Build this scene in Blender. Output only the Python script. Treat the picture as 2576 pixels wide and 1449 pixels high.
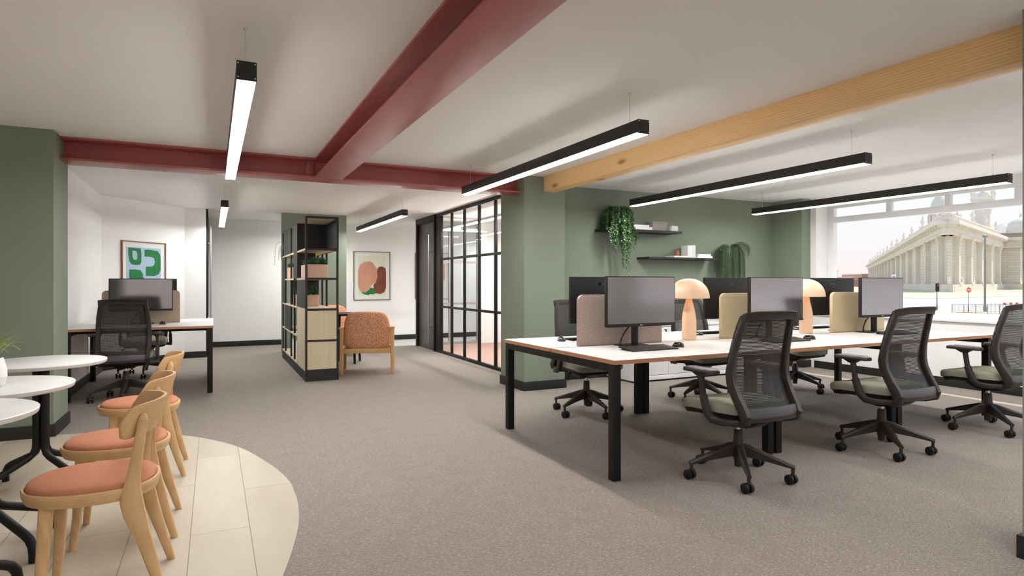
import bpy, bmesh, math, random
from math import sin, cos, pi, radians
from mathutils import Vector, Matrix

for o in list(bpy.data.objects):
    bpy.data.objects.remove(o, do_unlink=True)
S = bpy.context.scene
COL = S.collection

# ------------------------------------------------------------------ camera, sky, sun, exposure
F_PX, HOR = 1533.0, 711.0
TH = math.atan(752 / F_PX)
cd = bpy.data.cameras.new('camera')
cam = bpy.data.objects.new('camera', cd)
COL.objects.link(cam)
cam.location = (0, 0, 1.2)
cam.rotation_euler = (pi / 2, 0, -TH)
cd.sensor_fit = 'HORIZONTAL'
cd.sensor_width = 36.0
cd.lens = 36.0 * F_PX / 2576
cd.shift_y = -(724.5 - HOR) / 2576
cd.clip_start = 0.05
cd.clip_end = 3000
S.camera = cam

S.view_settings.view_transform = 'Standard'
S.view_settings.look = 'None'
S.view_settings.gamma = 1.0
S.view_settings.use_curve_mapping = False
S.view_settings.exposure = 0.0
S.cycles.transparent_max_bounces = 16

w = bpy.data.worlds.new('sky')
S.world = w
w.use_nodes = True
nt = w.node_tree
nt.nodes.clear()
out = nt.nodes.new('ShaderNodeOutputWorld')
bg = nt.nodes.new('ShaderNodeBackground')
tc = nt.nodes.new('ShaderNodeTexCoord')
sp = nt.nodes.new('ShaderNodeSeparateXYZ')
rp = nt.nodes.new('ShaderNodeValToRGB')
nt.links.new(tc.outputs['Generated'], sp.inputs[0])
nt.links.new(sp.outputs['Z'], rp.inputs[0])
nt.links.new(rp.outputs[0], bg.inputs[0])
nt.links.new(bg.outputs[0], out.inputs[0])
cr = rp.color_ramp
cr.elements[0].position = 0.0
cr.elements[0].color = (0.86, 0.74, 0.73, 1)
cr.elements[1].position = 0.06
cr.elements[1].color = (0.83, 0.80, 0.81, 1)
e = cr.elements.new(0.25)
e.color = (0.80, 0.90, 1.0, 1)
e = cr.elements.new(1.0)
e.color = (0.55, 0.72, 1.0, 1)
bg.inputs[1].default_value = 1.22

sd = bpy.data.lights.new('sun', 'SUN')
sd.energy = 6.0
sd.color = (1.0, 0.93, 0.84)
sd.angle = radians(0.6)
sun = bpy.data.objects.new('sun', sd)
COL.objects.link(sun)
sv = Vector((-cos(radians(57.4)), 0.02, -sin(radians(57.4))))
sun.rotation_euler = sv.to_track_quat('-Z', 'Y').to_euler()
sun.location = (30, 3, 30)
LAMP = 68.0          # brightness of the linear lamps' diffusers

# ------------------------------------------------------------------ materials
def srgb(r, g, b):
    f = lambda c: (c / 255 / 12.92) if c / 255 <= 0.04045 else ((c / 255 + 0.055) / 1.055) ** 2.4
    return (f(r), f(g), f(b), 1.0)

class NT:
    def __init__(s, m):
        s.m = m; s.t = m.node_tree; s.n = s.t.nodes; s.l = s.t.links
        s.b = s.n['Principled BSDF']
    def new(s, t, **kw):
        n = s.n.new(t)
        for k, v in kw.items():
            setattr(n, k, v)
        return n
    def link(s, a, b):
        s.l.new(a, b)
    def coord(s, scale=(1, 1, 1), kind='Object'):
        c = s.new('ShaderNodeTexCoord'); m = s.new('ShaderNodeMapping')
        m.inputs['Scale'].default_value = scale
        s.link(c.outputs[kind], m.inputs[0])
        return m.outputs[0]
    def noise(s, scale, vec=None, detail=2.0, rough=0.5):
        n = s.new('ShaderNodeTexNoise')
        n.inputs['Scale'].default_value = scale
        n.inputs['Detail'].default_value = detail
        n.inputs['Roughness'].default_value = rough
        if vec is not None: s.link(vec, n.inputs['Vector'])
        return n.outputs[0]
    def ramp(s, fac, stops):
        r = s.new('ShaderNodeValToRGB')
        els = r.color_ramp.elements
        while len(els) < len(stops): els.new(0.5)
        for e_, (p, c) in zip(els, stops):
            e_.position = p; e_.color = c
        s.link(fac, r.inputs[0])
        return r.outputs[0]
    def math(s, op, a, b=None):
        n = s.new('ShaderNodeMath', operation=op)
        for i, v in enumerate((a, b)):
            if v is None: continue
            if isinstance(v, (int, float)): n.inputs[i].default_value = v
            else: s.link(v, n.inputs[i])
        return n.outputs[0]
    def bump(s, h, strength=0.3, dist=0.002):
        b = s.new('ShaderNodeBump')
        b.inputs['Strength'].default_value = strength
        b.inputs['Distance'].default_value = dist
        s.link(h, b.inputs['Height'])
        s.link(b.outputs[0], s.b.inputs['Normal'])

def base(name, col, rough=0.5, metal=0.0, spec=0.5):
    m = bpy.data.materials.new(name); m.use_nodes = True
    b = m.node_tree.nodes['Principled BSDF']
    b.inputs['Base Color'].default_value = col
    b.inputs['Roughness'].default_value = rough
    b.inputs['Metallic'].default_value = metal
    b.inputs['Specular IOR Level'].default_value = spec
    return m

def mul(c, k):
    return (min(1, c[0] * k), min(1, c[1] * k), min(1, c[2] * k), 1)

def mottled(name, col, rough=0.5, scale=8, amt=0.06, bump=0.0, bscale=200, metal=0.0, spec=0.5, bdist=0.001):
    m = base(name, col, rough, metal, spec); n = NT(m)
    v = n.coord()
    f = n.noise(scale, v, 3)
    n.link(n.ramp(f, [(0.3, mul(col, 1 - amt)), (0.7, mul(col, 1 + amt))]), n.b.inputs['Base Color'])
    if bump: n.bump(n.noise(bscale, v, 2), bump, bdist)
    return m

def wood(name, c1, c2, axis='Y', ring=14, rough=0.45, stretch=0.06, sc=1.0):
    m = base(name, c1, rough); n = NT(m)
    s = [1, 1, 1]; s['XYZ'.index(axis)] = stretch
    v = n.coord(tuple(x * sc for x in s))
    f = n.noise(ring, v, 4, 0.55)
    w_ = n.new('ShaderNodeTexWave')
    w_.inputs['Scale'].default_value = ring * 1.6
    w_.inputs['Distortion'].default_value = 5.0
    w_.inputs['Detail'].default_value = 2.0
    w_.bands_direction = 'Z' if axis != 'Z' else 'X'
    n.link(v, w_.inputs[0])
    g = n.math('ADD', n.math('MULTIPLY', w_.outputs[1], 0.22), n.math('MULTIPLY', f, 0.78))
    n.link(n.ramp(g, [(0.25, c1), (0.75, c2)]), n.b.inputs['Base Color'])
    n.bump(g, 0.08, 0.001)
    return m

def weave(name, c1, c2, sx=160, rough=0.85, bump=0.5, contrast=(0.35, 0.65)):
    m = base(name, c1, rough, 0, 0.2); n = NT(m)
    v = n.coord()
    a = n.noise(sx, v, 2, 0.6)
    n.link(n.ramp(a, [(contrast[0], c1), (contrast[1], c2)]), n.b.inputs['Base Color'])
    n.bump(a, bump, 0.002)
    return m

def emit(name, col, st):
    m = bpy.data.materials.new(name); m.use_nodes = True
    b = m.node_tree.nodes['Principled BSDF']
    b.inputs['Base Color'].default_value = (0.8, 0.8, 0.8, 1)
    b.inputs['Emission Color'].default_value = col
    b.inputs['Emission Strength'].default_value = st
    return m

def glass(name, tint=(0.97, 0.985, 0.98, 1), rough=0.0, ior=1.45):
    m = bpy.data.materials.new(name); m.use_nodes = True
    t = m.node_tree; t.nodes.clear()
    o = t.nodes.new('ShaderNodeOutputMaterial'); mx = t.nodes.new('ShaderNodeMixShader')
    tr = t.nodes.new('ShaderNodeBsdfTransparent'); gl = t.nodes.new('ShaderNodeBsdfGlossy')
    fr = t.nodes.new('ShaderNodeFresnel')
    fr.inputs[0].default_value = ior
    tr.inputs[0].default_value = tint
    gl.inputs['Roughness'].default_value = rough
    ge = t.nodes.new('ShaderNodeNewGeometry'); mm = t.nodes.new('ShaderNodeMath'); mm.operation = 'MULTIPLY'
    ms = t.nodes.new('ShaderNodeMath'); ms.operation = 'SUBTRACT'; ms.inputs[0].default_value = 1.0
    t.links.new(ge.outputs['Backfacing'], ms.inputs[1]); t.links.new(fr.outputs[0], mm.inputs[0]); t.links.new(ms.outputs[0], mm.inputs[1])
    t.links.new(mm.outputs[0], mx.inputs[0]); t.links.new(tr.outputs[0], mx.inputs[1])
    t.links.new(gl.outputs[0], mx.inputs[2]); t.links.new(mx.outputs[0], o.inputs[0])
    return m

GREEN = srgb(122, 131, 114)
M = {}
M['green'] = mottled('green_paint', GREEN, 0.75, 3, 0.03, 0.15, 500)
M['white_wall'] = mottled('white_wall_paint', srgb(232, 230, 228), 0.8, 3, 0.015, 0.1, 500)
M['ceiling'] = mottled('ceiling_paint', srgb(245, 242, 239), 0.85, 2, 0.012)
M['black_base'] = mottled('baseboard_charcoal', srgb(38, 37, 36), 0.55, 40, 0.05, spec=0.3)
M['black_metal'] = mottled('black_powder_coat', srgb(24, 23, 22), 0.5, 60, 0.04, 0.1, 900, spec=0.25)
M['dark_grey'] = mottled('dark_grey_metal', srgb(44, 43, 42), 0.5, 60, 0.04, spec=0.3)
M['charcoal_board'] = mottled('charcoal_laminate', srgb(46, 45, 45), 0.65, 30, 0.05, spec=0.3)
M['steel_red'] = mottled('maroon_steel_paint', srgb(168, 88, 84), 0.38, 6, 0.04, 0.12, 120)
M['bolt'] = base('bolt_steel', srgb(150, 140, 132), 0.4, 0.8)
M['chrome'] = base('chrome', (0.75, 0.75, 0.75, 1), 0.18, 1.0)
M['brushed'] = base('brushed_steel', (0.62, 0.61, 0.6, 1), 0.3, 1.0)
M['white_top'] = mottled('white_laminate', srgb(220, 218, 215), 0.35, 5, 0.01)
M['white_paint'] = mottled('white_satin', srgb(232, 232, 232), 0.35, 5, 0.01)
M['white_book'] = mottled('white_paper', srgb(230, 229, 227), 0.6, 30, 0.02)
M['grey_box'] = mottled('taupe_card', srgb(150, 141, 133), 0.7, 30, 0.03)
M['oak'] = wood('oak', srgb(210, 172, 122), srgb(188, 148, 100), 'Z', 22, 0.42, 0.05)
M['oak_h'] = wood('oak_bent', srgb(210, 172, 122), srgb(190, 150, 102), 'X', 20, 0.42, 0.06)
M['pale_oak'] = wood('pale_oak_laminate', srgb(214, 198, 168), srgb(200, 183, 150), 'Z', 30, 0.5, 0.05)
M['beech'] = wood('beech', srgb(205, 165, 108), srgb(186, 144, 90), 'Z', 18, 0.45, 0.05)
M['plastic'] = base('graphite_plastic', srgb(47, 42, 40), 0.42, 0, 0.4)
M['plastic_d'] = base('black_plastic', srgb(24, 23, 23), 0.5, 0, 0.3)
M['rubber'] = base('caster_black', srgb(18, 18, 19), 0.5, 0, 0.35)
M['sage'] = weave('sage_upholstery', srgb(140, 141, 122), srgb(150, 151, 132), 260, 0.8, 0.15)
M['terracotta'] = weave('terracotta_weave', srgb(166, 104, 78), srgb(206, 144, 112), 620, 0.85, 0.5, (0.3, 0.7))
M['speckle'] = weave('speckled_terracotta', srgb(184, 118, 88), srgb(226, 176, 140), 95, 0.9, 0.5, (0.42, 0.6))
M['taupe_felt'] = weave('taupe_felt', srgb(150, 131, 121), srgb(174, 156, 146), 120, 0.9, 0.4, (0.4, 0.65))
M['beige_felt'] = weave('beige_felt', srgb(190, 172, 138), srgb(200, 184, 150), 220, 0.9, 0.2)
M['tan_felt'] = weave('tan_felt', srgb(172, 156, 136), srgb(184, 168, 148), 220, 0.9, 0.2)
M['peach'] = mottled('peach_lacquer', srgb(226, 189, 156), 0.38, 4, 0.02)
M['clay'] = mottled('clay_planter', srgb(208, 172, 148), 0.55, 5, 0.03)
M['leaf'] = mottled('leaf_green', srgb(58, 92, 48), 0.28, 30, 0.45)
M['fern'] = mottled('fern_green', srgb(46, 72, 34), 0.5, 25, 0.5)
M['succ'] = mottled('succulent_green', srgb(52, 88, 50), 0.4, 25, 0.4)
M['lime'] = mottled('lime_leaf', srgb(150, 178, 60), 0.45, 20, 0.25)
M['pot_grey'] = mottled('concrete_pot', srgb(150, 148, 144), 0.8, 20, 0.06)
M['ceramic'] = base('white_ceramic', srgb(226, 224, 221), 0.3)
M['soil'] = mottled('soil', srgb(48, 38, 30), 0.9, 60, 0.4)
M['rust'] = mottled('rust_stone', srgb(176, 96, 62), 0.6, 12, 0.12)
M['olive'] = mottled('olive_card', srgb(150, 134, 96), 0.7, 20, 0.04)
M['frame_wood'] = wood('walnut_frame', srgb(150, 92, 56), srgb(124, 74, 44), 'Z', 25, 0.5)
M['mat'] = base('mount_board', srgb(232, 230, 227), 0.8)
M['screen'] = base('screen_glass', srgb(150, 146, 147), 0.12, 1.0)
M['logo_w'] = base('logo_silver', srgb(190, 190, 190), 0.4)
M['logo_d'] = base('logo_dark', srgb(22, 22, 23), 0.15)
M['logo_g'] = base('logo_grey', srgb(92, 92, 94), 0.3)
M['diffuser'] = emit('lamp_diffuser', (1.0, 0.995, 0.985, 1), LAMP)
M['ring'] = emit('ring_diffuser', (1.0, 0.99, 0.97, 1), LAMP * 1.6)
M['bulb'] = emit('warm_bulb', (1.0, 0.70, 0.42, 1), 26.0)
M['glass'] = glass('clear_glass')
M['pane'] = glass('window_glass', (0.98, 0.99, 0.99, 1), 0.0, 1.10)
M['door_dark'] = mottled('door_charcoal', srgb(72, 70, 69), 0.35, 40, 0.04)
M['grey_frame'] = base('grey_aluminium', srgb(140, 138, 136), 0.4)
M['window_white'] = base('window_frame_white', srgb(228, 229, 231), 0.4)

# carpet
def carpet(name, c0, c1, c2):
    m = base(name, c1, 0.95, 0, 0.1); n = NT(m)
    v = n.coord()
    vs = n.coord((1.0, 2.2, 1))
    fine = n.noise(240, v, 3, 0.7)
    blot = n.noise(9, v, 5, 0.7)
    fl = n.noise(55, vs, 3, 0.7)
    a = n.ramp(fl, [(0.34, c0), (0.55, c1), (0.72, c2)])
    mx = n.new('ShaderNodeMix', data_type='RGBA', blend_type='MULTIPLY')
    mx.inputs[0].default_value = 1.0
    b = n.ramp(fine, [(0.32, (0.50, 0.50, 0.50, 1)), (0.68, (1.38, 1.38, 1.38, 1))])
    c = n.ramp(blot, [(0.3, (0.93, 0.92, 0.91, 1)), (0.7, (1.05, 1.05, 1.05, 1))])
    mx2 = n.new('ShaderNodeMix', data_type='RGBA', blend_type='MULTIPLY')
    mx2.inputs[0].default_value = 1.0
    n.link(a, mx.inputs[6]); n.link(b, mx.inputs[7])
    n.link(mx.outputs[2], mx2.inputs[6]); n.link(c, mx2.inputs[7])
    n.link(mx2.outputs[2], n.b.inputs['Base Color'])
    n.bump(fine, 0.6, 0.004)
    return m
M['carpet'] = carpet('carpet_taupe', srgb(136, 126, 119), srgb(149, 140, 133), srgb(186, 177, 170))
M['carpet_pink'] = carpet('carpet_pink', srgb(172, 140, 127), srgb(182, 150, 138), srgb(200, 170, 158))

# limestone plank tiles of the cafe floor
def tiles(name, c1, c2, grout, w_=0.258, l_=1.41, off=0.6, x0=-0.098, y0=3.25, gap=0.004):
    m = base(name, c1, 0.45, 0, 0.4); n = NT(m)
    c = n.new('ShaderNodeTexCoord'); s_ = n.new('ShaderNodeSeparateXYZ')
    n.link(c.outputs['Object'], s_.inputs[0])
    u = n.math('DIVIDE', n.math('SUBTRACT', s_.outputs[0], x0), w_)
    k = n.math('FLOOR', u); fu = n.math('FRACT', u)
    v = n.math('DIVIDE', n.math('SUBTRACT', n.math('SUBTRACT', s_.outputs[1], y0), n.math('MULTIPLY', k, off)), l_)
    kv = n.math('FLOOR', v); fv = n.math('FRACT', v)
    gu = n.math('LESS_THAN', fu, gap / w_); gv = n.math('LESS_THAN', fv, gap / l_)
    g = n.math('MAXIMUM', gu, gv)
    wn = n.new('ShaderNodeTexWhiteNoise'); wn.noise_dimensions = '2D'
    cb = n.new('ShaderNodeCombineXYZ'); n.link(k, cb.inputs[0]); n.link(kv, cb.inputs[1]); n.link(cb.outputs[0], wn.inputs[0])
    cl = n.noise(5, n.coord((1, 0.35, 1)), 5, 0.6)
    f = n.math('ADD', n.math('MULTIPLY', cl, 0.8), n.math('MULTIPLY', wn.outputs[0], 0.25))
    col = n.ramp(f, [(0.3, c1), (0.75, c2)])
    mx = n.new('ShaderNodeMix', data_type='RGBA'); n.link(g, mx.inputs[0]); n.link(col, mx.inputs[6])
    mx.inputs[7].default_value = grout
    n.link(mx.outputs[2], n.b.inputs['Base Color'])
    return m
M['tile'] = tiles('limestone_tile', srgb(174, 162, 142), srgb(190, 180, 162), srgb(124, 115, 98))
M['tile_far'] = tiles('grey_porcelain_tile', srgb(190, 188, 184), srgb(204, 202, 198), srgb(110, 108, 105), 1.2, 0.6, 0.0, 2.2, 11.3, 0.008)

# pine beam with growth rings and knots
def pine():
    m = base('pine_glulam', srgb(196, 148, 92), 0.5); n = NT(m)
    v = n.coord((1, 0.10, 1))
    d = n.noise(3.0, n.coord((1, 0.5, 1)), 3)
    w_ = n.new('ShaderNodeTexWave'); w_.bands_direction = 'Z'
    w_.inputs['Scale'].default_value = 20; w_.inputs['Distortion'].default_value = 4.0
    w_.inputs['Detail'].default_value = 3; w_.inputs['Detail Scale'].default_value = 1.6
    n.link(v, w_.inputs[0])
    c = n.ramp(w_.outputs[1], [(0.2, srgb(245, 205, 148)), (0.9, srgb(232, 187, 127))])
    vo = n.new('ShaderNodeTexVoronoi'); vo.inputs['Scale'].default_value = 2.2
    n.link(n.coord((1, 0.8, 2.2)), vo.inputs['Vector'])
    kn = n.ramp(vo.outputs['Distance'], [(0.04, (1, 1, 1, 1)), (0.16, (0, 0, 0, 1))])
    mx = n.new('ShaderNodeMix', data_type='RGBA')
    n.link(kn, mx.inputs[0]); n.link(c, mx.inputs[6]); mx.inputs[7].default_value = srgb(176, 108, 62)
    n.link(mx.outputs[2], n.b.inputs['Base Color'])
    return m
M['pine'] = pine()

# plywood edge: thin plies by height
def ply():
    m = base('plywood_edge', srgb(186, 134, 96), 0.55); n = NT(m)
    c = n.new('ShaderNodeTexCoord'); s_ = n.new('ShaderNodeSeparateXYZ')
    n.link(c.outputs['Object'], s_.inputs[0])
    f = n.math('FRACT', n.math('MULTIPLY', s_.outputs[2], 125))
    g = n.noise(14, n.coord((1, 1, 20)), 3)
    h = n.math('ADD', n.math('MULTIPLY', f, 0.6), n.math('MULTIPLY', g, 0.4))
    n.link(n.ramp(h, [(0.3, srgb(158, 104, 70)), (0.55, srgb(194, 144, 108)), (0.8, srgb(176, 122, 84))]), n.b.inputs['Base Color'])
    return m
M['ply'] = ply()

# woven office-chair mesh: black threads with small see-through slots
def chair_mesh():
    m = bpy.data.materials.new('chair_mesh'); m.use_nodes = True
    n = NT(m)
    n.b.inputs['Base Color'].default_value = srgb(38, 36, 34)
    n.b.inputs['Roughness'].default_value = 0.7
    c = n.new('ShaderNodeTexCoord'); s_ = n.new('ShaderNodeSeparateXYZ')
    n.link(c.outputs['Object'], s_.inputs[0])
    fx = n.math('FRACT', n.math('MULTIPLY', s_.outputs[0], 150))
    fz = n.math('FRACT', n.math('MULTIPLY', s_.outputs[2], 120))
    hole = n.math('MULTIPLY', n.math('GREATER_THAN', fx, 0.52), n.math('GREATER_THAN', fz, 0.72))
    tr = n.new('ShaderNodeBsdfTransparent'); mx = n.new('ShaderNodeMixShader')
    n.link(hole, mx.inputs[0]); n.link(n.b.outputs[0], mx.inputs[1]); n.link(tr.outputs[0], mx.inputs[2])
    n.link(mx.outputs[0], n.n['Material Output'].inputs[0])
    return m
M['mesh'] = chair_mesh()

def stone(name, c1, c2):
    m = base(name, c1, 0.9, 0, 0.1); n = NT(m)
    br = n.new('ShaderNodeTexBrick')
    br.inputs['Scale'].default_value = 1.0
    br.inputs['Brick Width'].default_value = 1.6; br.inputs['Row Height'].default_value = 0.55
    br.inputs['Mortar Size'].default_value = 0.03
    br.inputs['Color1'].default_value = c1; br.inputs['Color2'].default_value = c2
    br.inputs['Mortar'].default_value = mul(c1, 0.75)
    cx = n.new('ShaderNodeTexCoord'); sx = n.new('ShaderNodeSeparateXYZ'); cb = n.new('ShaderNodeCombineXYZ')
    n.link(cx.outputs['Object'], sx.inputs[0])
    n.link(n.math('ADD', sx.outputs[0], sx.outputs[1]), cb.inputs[0]); n.link(sx.outputs[2], cb.inputs[1])
    n.link(cb.outputs[0], br.inputs[0])
    n.link(br.outputs[0], n.b.inputs['Base Color'])
    return m
M['stone'] = stone('sandstone_ashlar', srgb(208, 198, 186), srgb(216, 207, 196))  # pale stone: whitening by street haze is put into the colour
M['stone_p'] = mottled('sandstone_trim', srgb(216, 207, 197), 0.9, 0.8, 0.06)  # trim lightened for haze in the same way
M['lead'] = mottled('lead_dome', srgb(206, 202, 194), 0.9, 2, 0.05)
M['win_dark'] = base('dark_window_glass', srgb(120, 124, 130), 0.2)
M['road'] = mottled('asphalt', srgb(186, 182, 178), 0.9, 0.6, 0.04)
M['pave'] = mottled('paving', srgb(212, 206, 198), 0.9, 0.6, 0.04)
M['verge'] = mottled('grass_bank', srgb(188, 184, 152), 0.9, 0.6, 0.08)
M['pole'] = base('street_grey', srgb(128, 126, 124), 0.5)
M['sign_red'] = base('sign_red', srgb(214, 70, 60), 0.5)
M['sign_white'] = base('sign_white', srgb(236, 236, 236), 0.5)
M['yellow'] = base('road_line_yellow', srgb(224, 200, 130), 0.8)
M['brick_far'] = mottled('red_brick_far', srgb(200, 150, 140), 0.9, 1, 0.06)

# ------------------------------------------------------------------ mesh building
class MB:
    """collects shapes; build() links them as one mesh object"""
    def __init__(s, off=(0, 0, 0)):
        s.v = []; s.f = []; s.mi = []; s.off = Vector(off); s.cur = 0; s.mtx = None
    def add(s, vs, fs):
        b = len(s.v)
        for p in vs:
            p = Vector(p)
            if s.mtx is not None: p = s.mtx @ p
            s.v.append(p - s.off)
        for f in fs:
            s.f.append([b + i for i in f]); s.mi.append(s.cur)
        return s
    def box(s, x0, y0, z0, x1, y1, z1):
        return s.add([(x0, y0, z0), (x1, y0, z0), (x1, y1, z0), (x0, y1, z0), (x0, y0, z1), (x1, y0, z1), (x1, y1, z1), (x0, y1, z1)],
                     [(0, 3, 2, 1), (4, 5, 6, 7), (0, 1, 5, 4), (1, 2, 6, 5), (2, 3, 7, 6), (3, 0, 4, 7)])
    def prism(s, pts, z0, z1):
        n = len(pts)
        a = sum(pts[i][0] * pts[(i + 1) % n][1] - pts[(i + 1) % n][0] * pts[i][1] for i in range(n))
        if a < 0: pts = pts[::-1]
        vs = [(x, y, z0) for x, y in pts] + [(x, y, z1) for x, y in pts]
        fs = [tuple(range(n))[::-1], tuple(range(n, 2 * n))]
        fs += [(i, (i + 1) % n, n + (i + 1) % n, n + i) for i in range(n)]
        return s.add(vs, fs)
    def loft(s, rings, cap=True, close=True):
        """rings: lists of equally many points"""
        n = len(rings[0]); vs = [p for r in rings for p in r]; fs = []
        for i in range(len(rings) - 1):
            for j in range(n if close else n - 1):
                k = (j + 1) % n
                fs.append((i * n + j, i * n + k, (i + 1) * n + k, (i + 1) * n + j))
        if cap and close:
            fs.append(tuple(range(n))[::-1]); fs.append(tuple(range((len(rings) - 1) * n, len(rings) * n)))
        return s.add(vs, fs)
    def lathe(s, prof, c=(0, 0, 0), n=28, cap=True):
        rings = [[(c[0] + r * cos(2 * pi * k / n), c[1] + r * sin(2 * pi * k / n), c[2] + z) for k in range(n)] for r, z in prof]
        return s.loft(rings, cap)
    def tube(s, path, r, n=10, sy=1.0, up=(0, 0, 1)):
        """r: a number or a list, sy: squash across up"""
        path = [Vector(p) for p in path]
        rs = r if isinstance(r, (list, tuple)) else [r] * len(path)
        rings = []
        prev = None
        for i, p in enumerate(path):
            t = (path[min(i + 1, len(path) - 1)] - path[max(i - 1, 0)]).normalized()
            if prev is None:
                u = Vector(up)
                if abs(t.dot(u)) > 0.95: u = Vector((1, 0, 0))
                a = t.cross(u).normalized()
            else:
                a = (prev - t * prev.dot(t)).normalized()
            prev = a
            b = a.cross(t).normalized()
            rings.append([p + a * (rs[i] * cos(2 * pi * k / n)) + b * (rs[i] * sy * sin(2 * pi * k / n)) for k in range(n)])
        return s.loft([[tuple(q) for q in rg] for rg in rings])
    def sweep(s, path, sizes, up=(1, 0, 0)):
        """rectangular section: sizes (half along up, half across)"""
        path = [Vector(p) for p in path]; rings = []
        for i, p in enumerate(path):
            t = (path[min(i + 1, len(path) - 1)] - path[max(i - 1, 0)]).normalized()
            u = Vector(up); u = (u - t * u.dot(t)).normalized(); b = t.cross(u).normalized()
            hu, hb = sizes[i] if isinstance(sizes, list) else sizes
            c_ = 0.72
            q = [(hu, hb * c_), (hu * c_, hb), (-hu * c_, hb), (-hu, hb * c_), (-hu, -hb * c_), (-hu * c_, -hb), (hu * c_, -hb), (hu, -hb * c_)]
            rings.append([tuple(p + u * a + b * d) for a, d in q])
        return s.loft(rings)
    def cyl(s, p0, p1, r, n=14):
        return s.tube([p0, p1], r, n)
    def build(s, name, mat, parent=None, smooth=True, bevel=0.0, seg=2, ang=35, subsurf=0):
        me = bpy.data.meshes.new(name)
        me.from_pydata([tuple(p) for p in s.v], [], s.f)
        mats = mat if isinstance(mat, (list, tuple)) else [mat]
        for m in mats: me.materials.append(M[m] if isinstance(m, str) else m)
        if len(mats) > 1: me.polygons.foreach_set('material_index', s.mi)
        bm = bmesh.new(); bm.from_mesh(me)
        bmesh.ops.recalc_face_normals(bm, faces=bm.faces)
        if bevel:
            es = [e_ for e_ in bm.edges if len(e_.link_faces) == 2 and e_.calc_face_angle(0) > radians(30)]
            bmesh.ops.bevel(bm, geom=es, offset=bevel, segments=seg, profile=0.6, affect='EDGES', clamp_overlap=True)
        bm.to_mesh(me); bm.free()
        if smooth:
            me.polygons.foreach_set('use_smooth', [True] * len(me.polygons))
            me.set_sharp_from_angle(angle=radians(ang))
        me.update()
        o = bpy.data.objects.new(name, me)
        COL.objects.link(o)
        if parent is not None: o.parent = parent
        if subsurf:
            md = o.modifiers.new('smooth', 'SUBSURF'); md.levels = subsurf; md.render_levels = subsurf
        return o

def rot(a, c=(0, 0, 0)):
    return Matrix.Translation(c) @ Matrix.Rotation(a, 4, 'Z')

def tag(o, label, cat, group=None, kind=None):
    if label: o['label'] = label
    if cat: o['category'] = cat
    if group: o['group'] = group
    if kind: o['kind'] = kind
    return o

def thing(name, label, cat, loc=(0, 0, 0), rz=0, group=None, kind=None):
    o = bpy.data.objects.new(name, None); COL.objects.link(o)
    o.empty_display_size = 0.1
    o.location = loc; o.rotation_euler = (0, 0, rz)
    return tag(o, label, cat, group, kind)

def struct(name, mb, mat, parent=None, **kw):
    o = mb.build(name, mat, parent, **kw)
    if parent is None: o['kind'] = 'structure'
    return o

def kids(o):
    return [c for c in bpy.data.objects if c.parent == o]

def copy_tree(o, parent=None, table=None):
    if table is None:
        table = {}
        for c in bpy.data.objects:
            if c.parent: table.setdefault(c.parent.name, []).append(c)
    c = o.copy(); COL.objects.link(c)
    if parent is not None: c.parent = parent
    for ch in table.get(o.name, []): copy_tree(ch, c, table)
    return c

def dup(o, label, loc, rz=None, group=None):
    c = copy_tree(o)
    c.location = loc
    if rz is not None: c.rotation_euler = (0, 0, rz)
    c['label'] = label
    if group: c['group'] = group
    return c

def rrect(x0, y0, x1, y1, r, n=6):
    pts = []
    for cx, cy, a in ((x1 - r, y1 - r, 0), (x0 + r, y1 - r, 90), (x0 + r, y0 + r, 180), (x1 - r, y0 + r, 270)):
        for k in range(n + 1):
            t = radians(a + 90 * k / n); pts.append((cx + r * cos(t), cy + r * sin(t)))
    return pts

def text(body, size, mat, parent, loc, rotm, depth=0.0004, name='logo'):
    cu = bpy.data.curves.new('lettering', 'FONT'); cu.body = body; cu.size = size; cu.extrude = depth
    cu.align_x = 'LEFT'; cu.resolution_u = 3
    tmp = bpy.data.objects.new('lettering', cu); COL.objects.link(tmp)
    me = bpy.data.meshes.new_from_object(tmp.evaluated_get(bpy.context.evaluated_depsgraph_get()))
    bpy.data.objects.remove(tmp, do_unlink=True)
    me.materials.clear(); me.materials.append(M[mat])
    o = bpy.data.objects.new(name, me); COL.objects.link(o)
    o.parent = parent; o.location = loc; o.rotation_euler = rotm
    return o

CEIL = 2.39
YG = 6.45      # green wall behind the desks
XW = 7.65      # inner face of the window wall
# ------------------------------------------------------------------ room shell
struct('floor', MB().prism([(-3.6, -3.6), (8.1, -3.6), (8.1, 6.6), (3.53, 6.6), (3.53, 11.3), (2.2, 11.3), (2.2, 12.75), (-3.6, 12.75)], -0.1, 0), 'carpet', smooth=False)
struct('floor', MB().prism([(3.53, 6.6), (6.6, 6.6), (6.6, 11.3), (3.53, 11.3)], -0.1, 0), 'carpet_pink', smooth=False)
struct('floor', MB().prism([(2.2, 11.3), (6.6, 11.3), (6.6, 12.75), (2.2, 12.75)], -0.1, 0), 'tile_far', smooth=False)
arc = [(-3.45, 5.83), (-1.6, 5.83), (-1.10, 5.87), (-0.82, 5.80), (-0.384, 5.56), (-0.1, 5.30), (0.167, 4.86), (0.338, 4.3), (0.405, 3.95), (0.42, 3.7), (0.402, 3.34), (0.352, 3.03), (0.257, 2.65), (0.11, 2.2), (-0.12, 1.7), (-0.5, 1.25), (-1.1, 0.9), (-2.0, 0.7), (-3.45, 0.6)]
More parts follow.
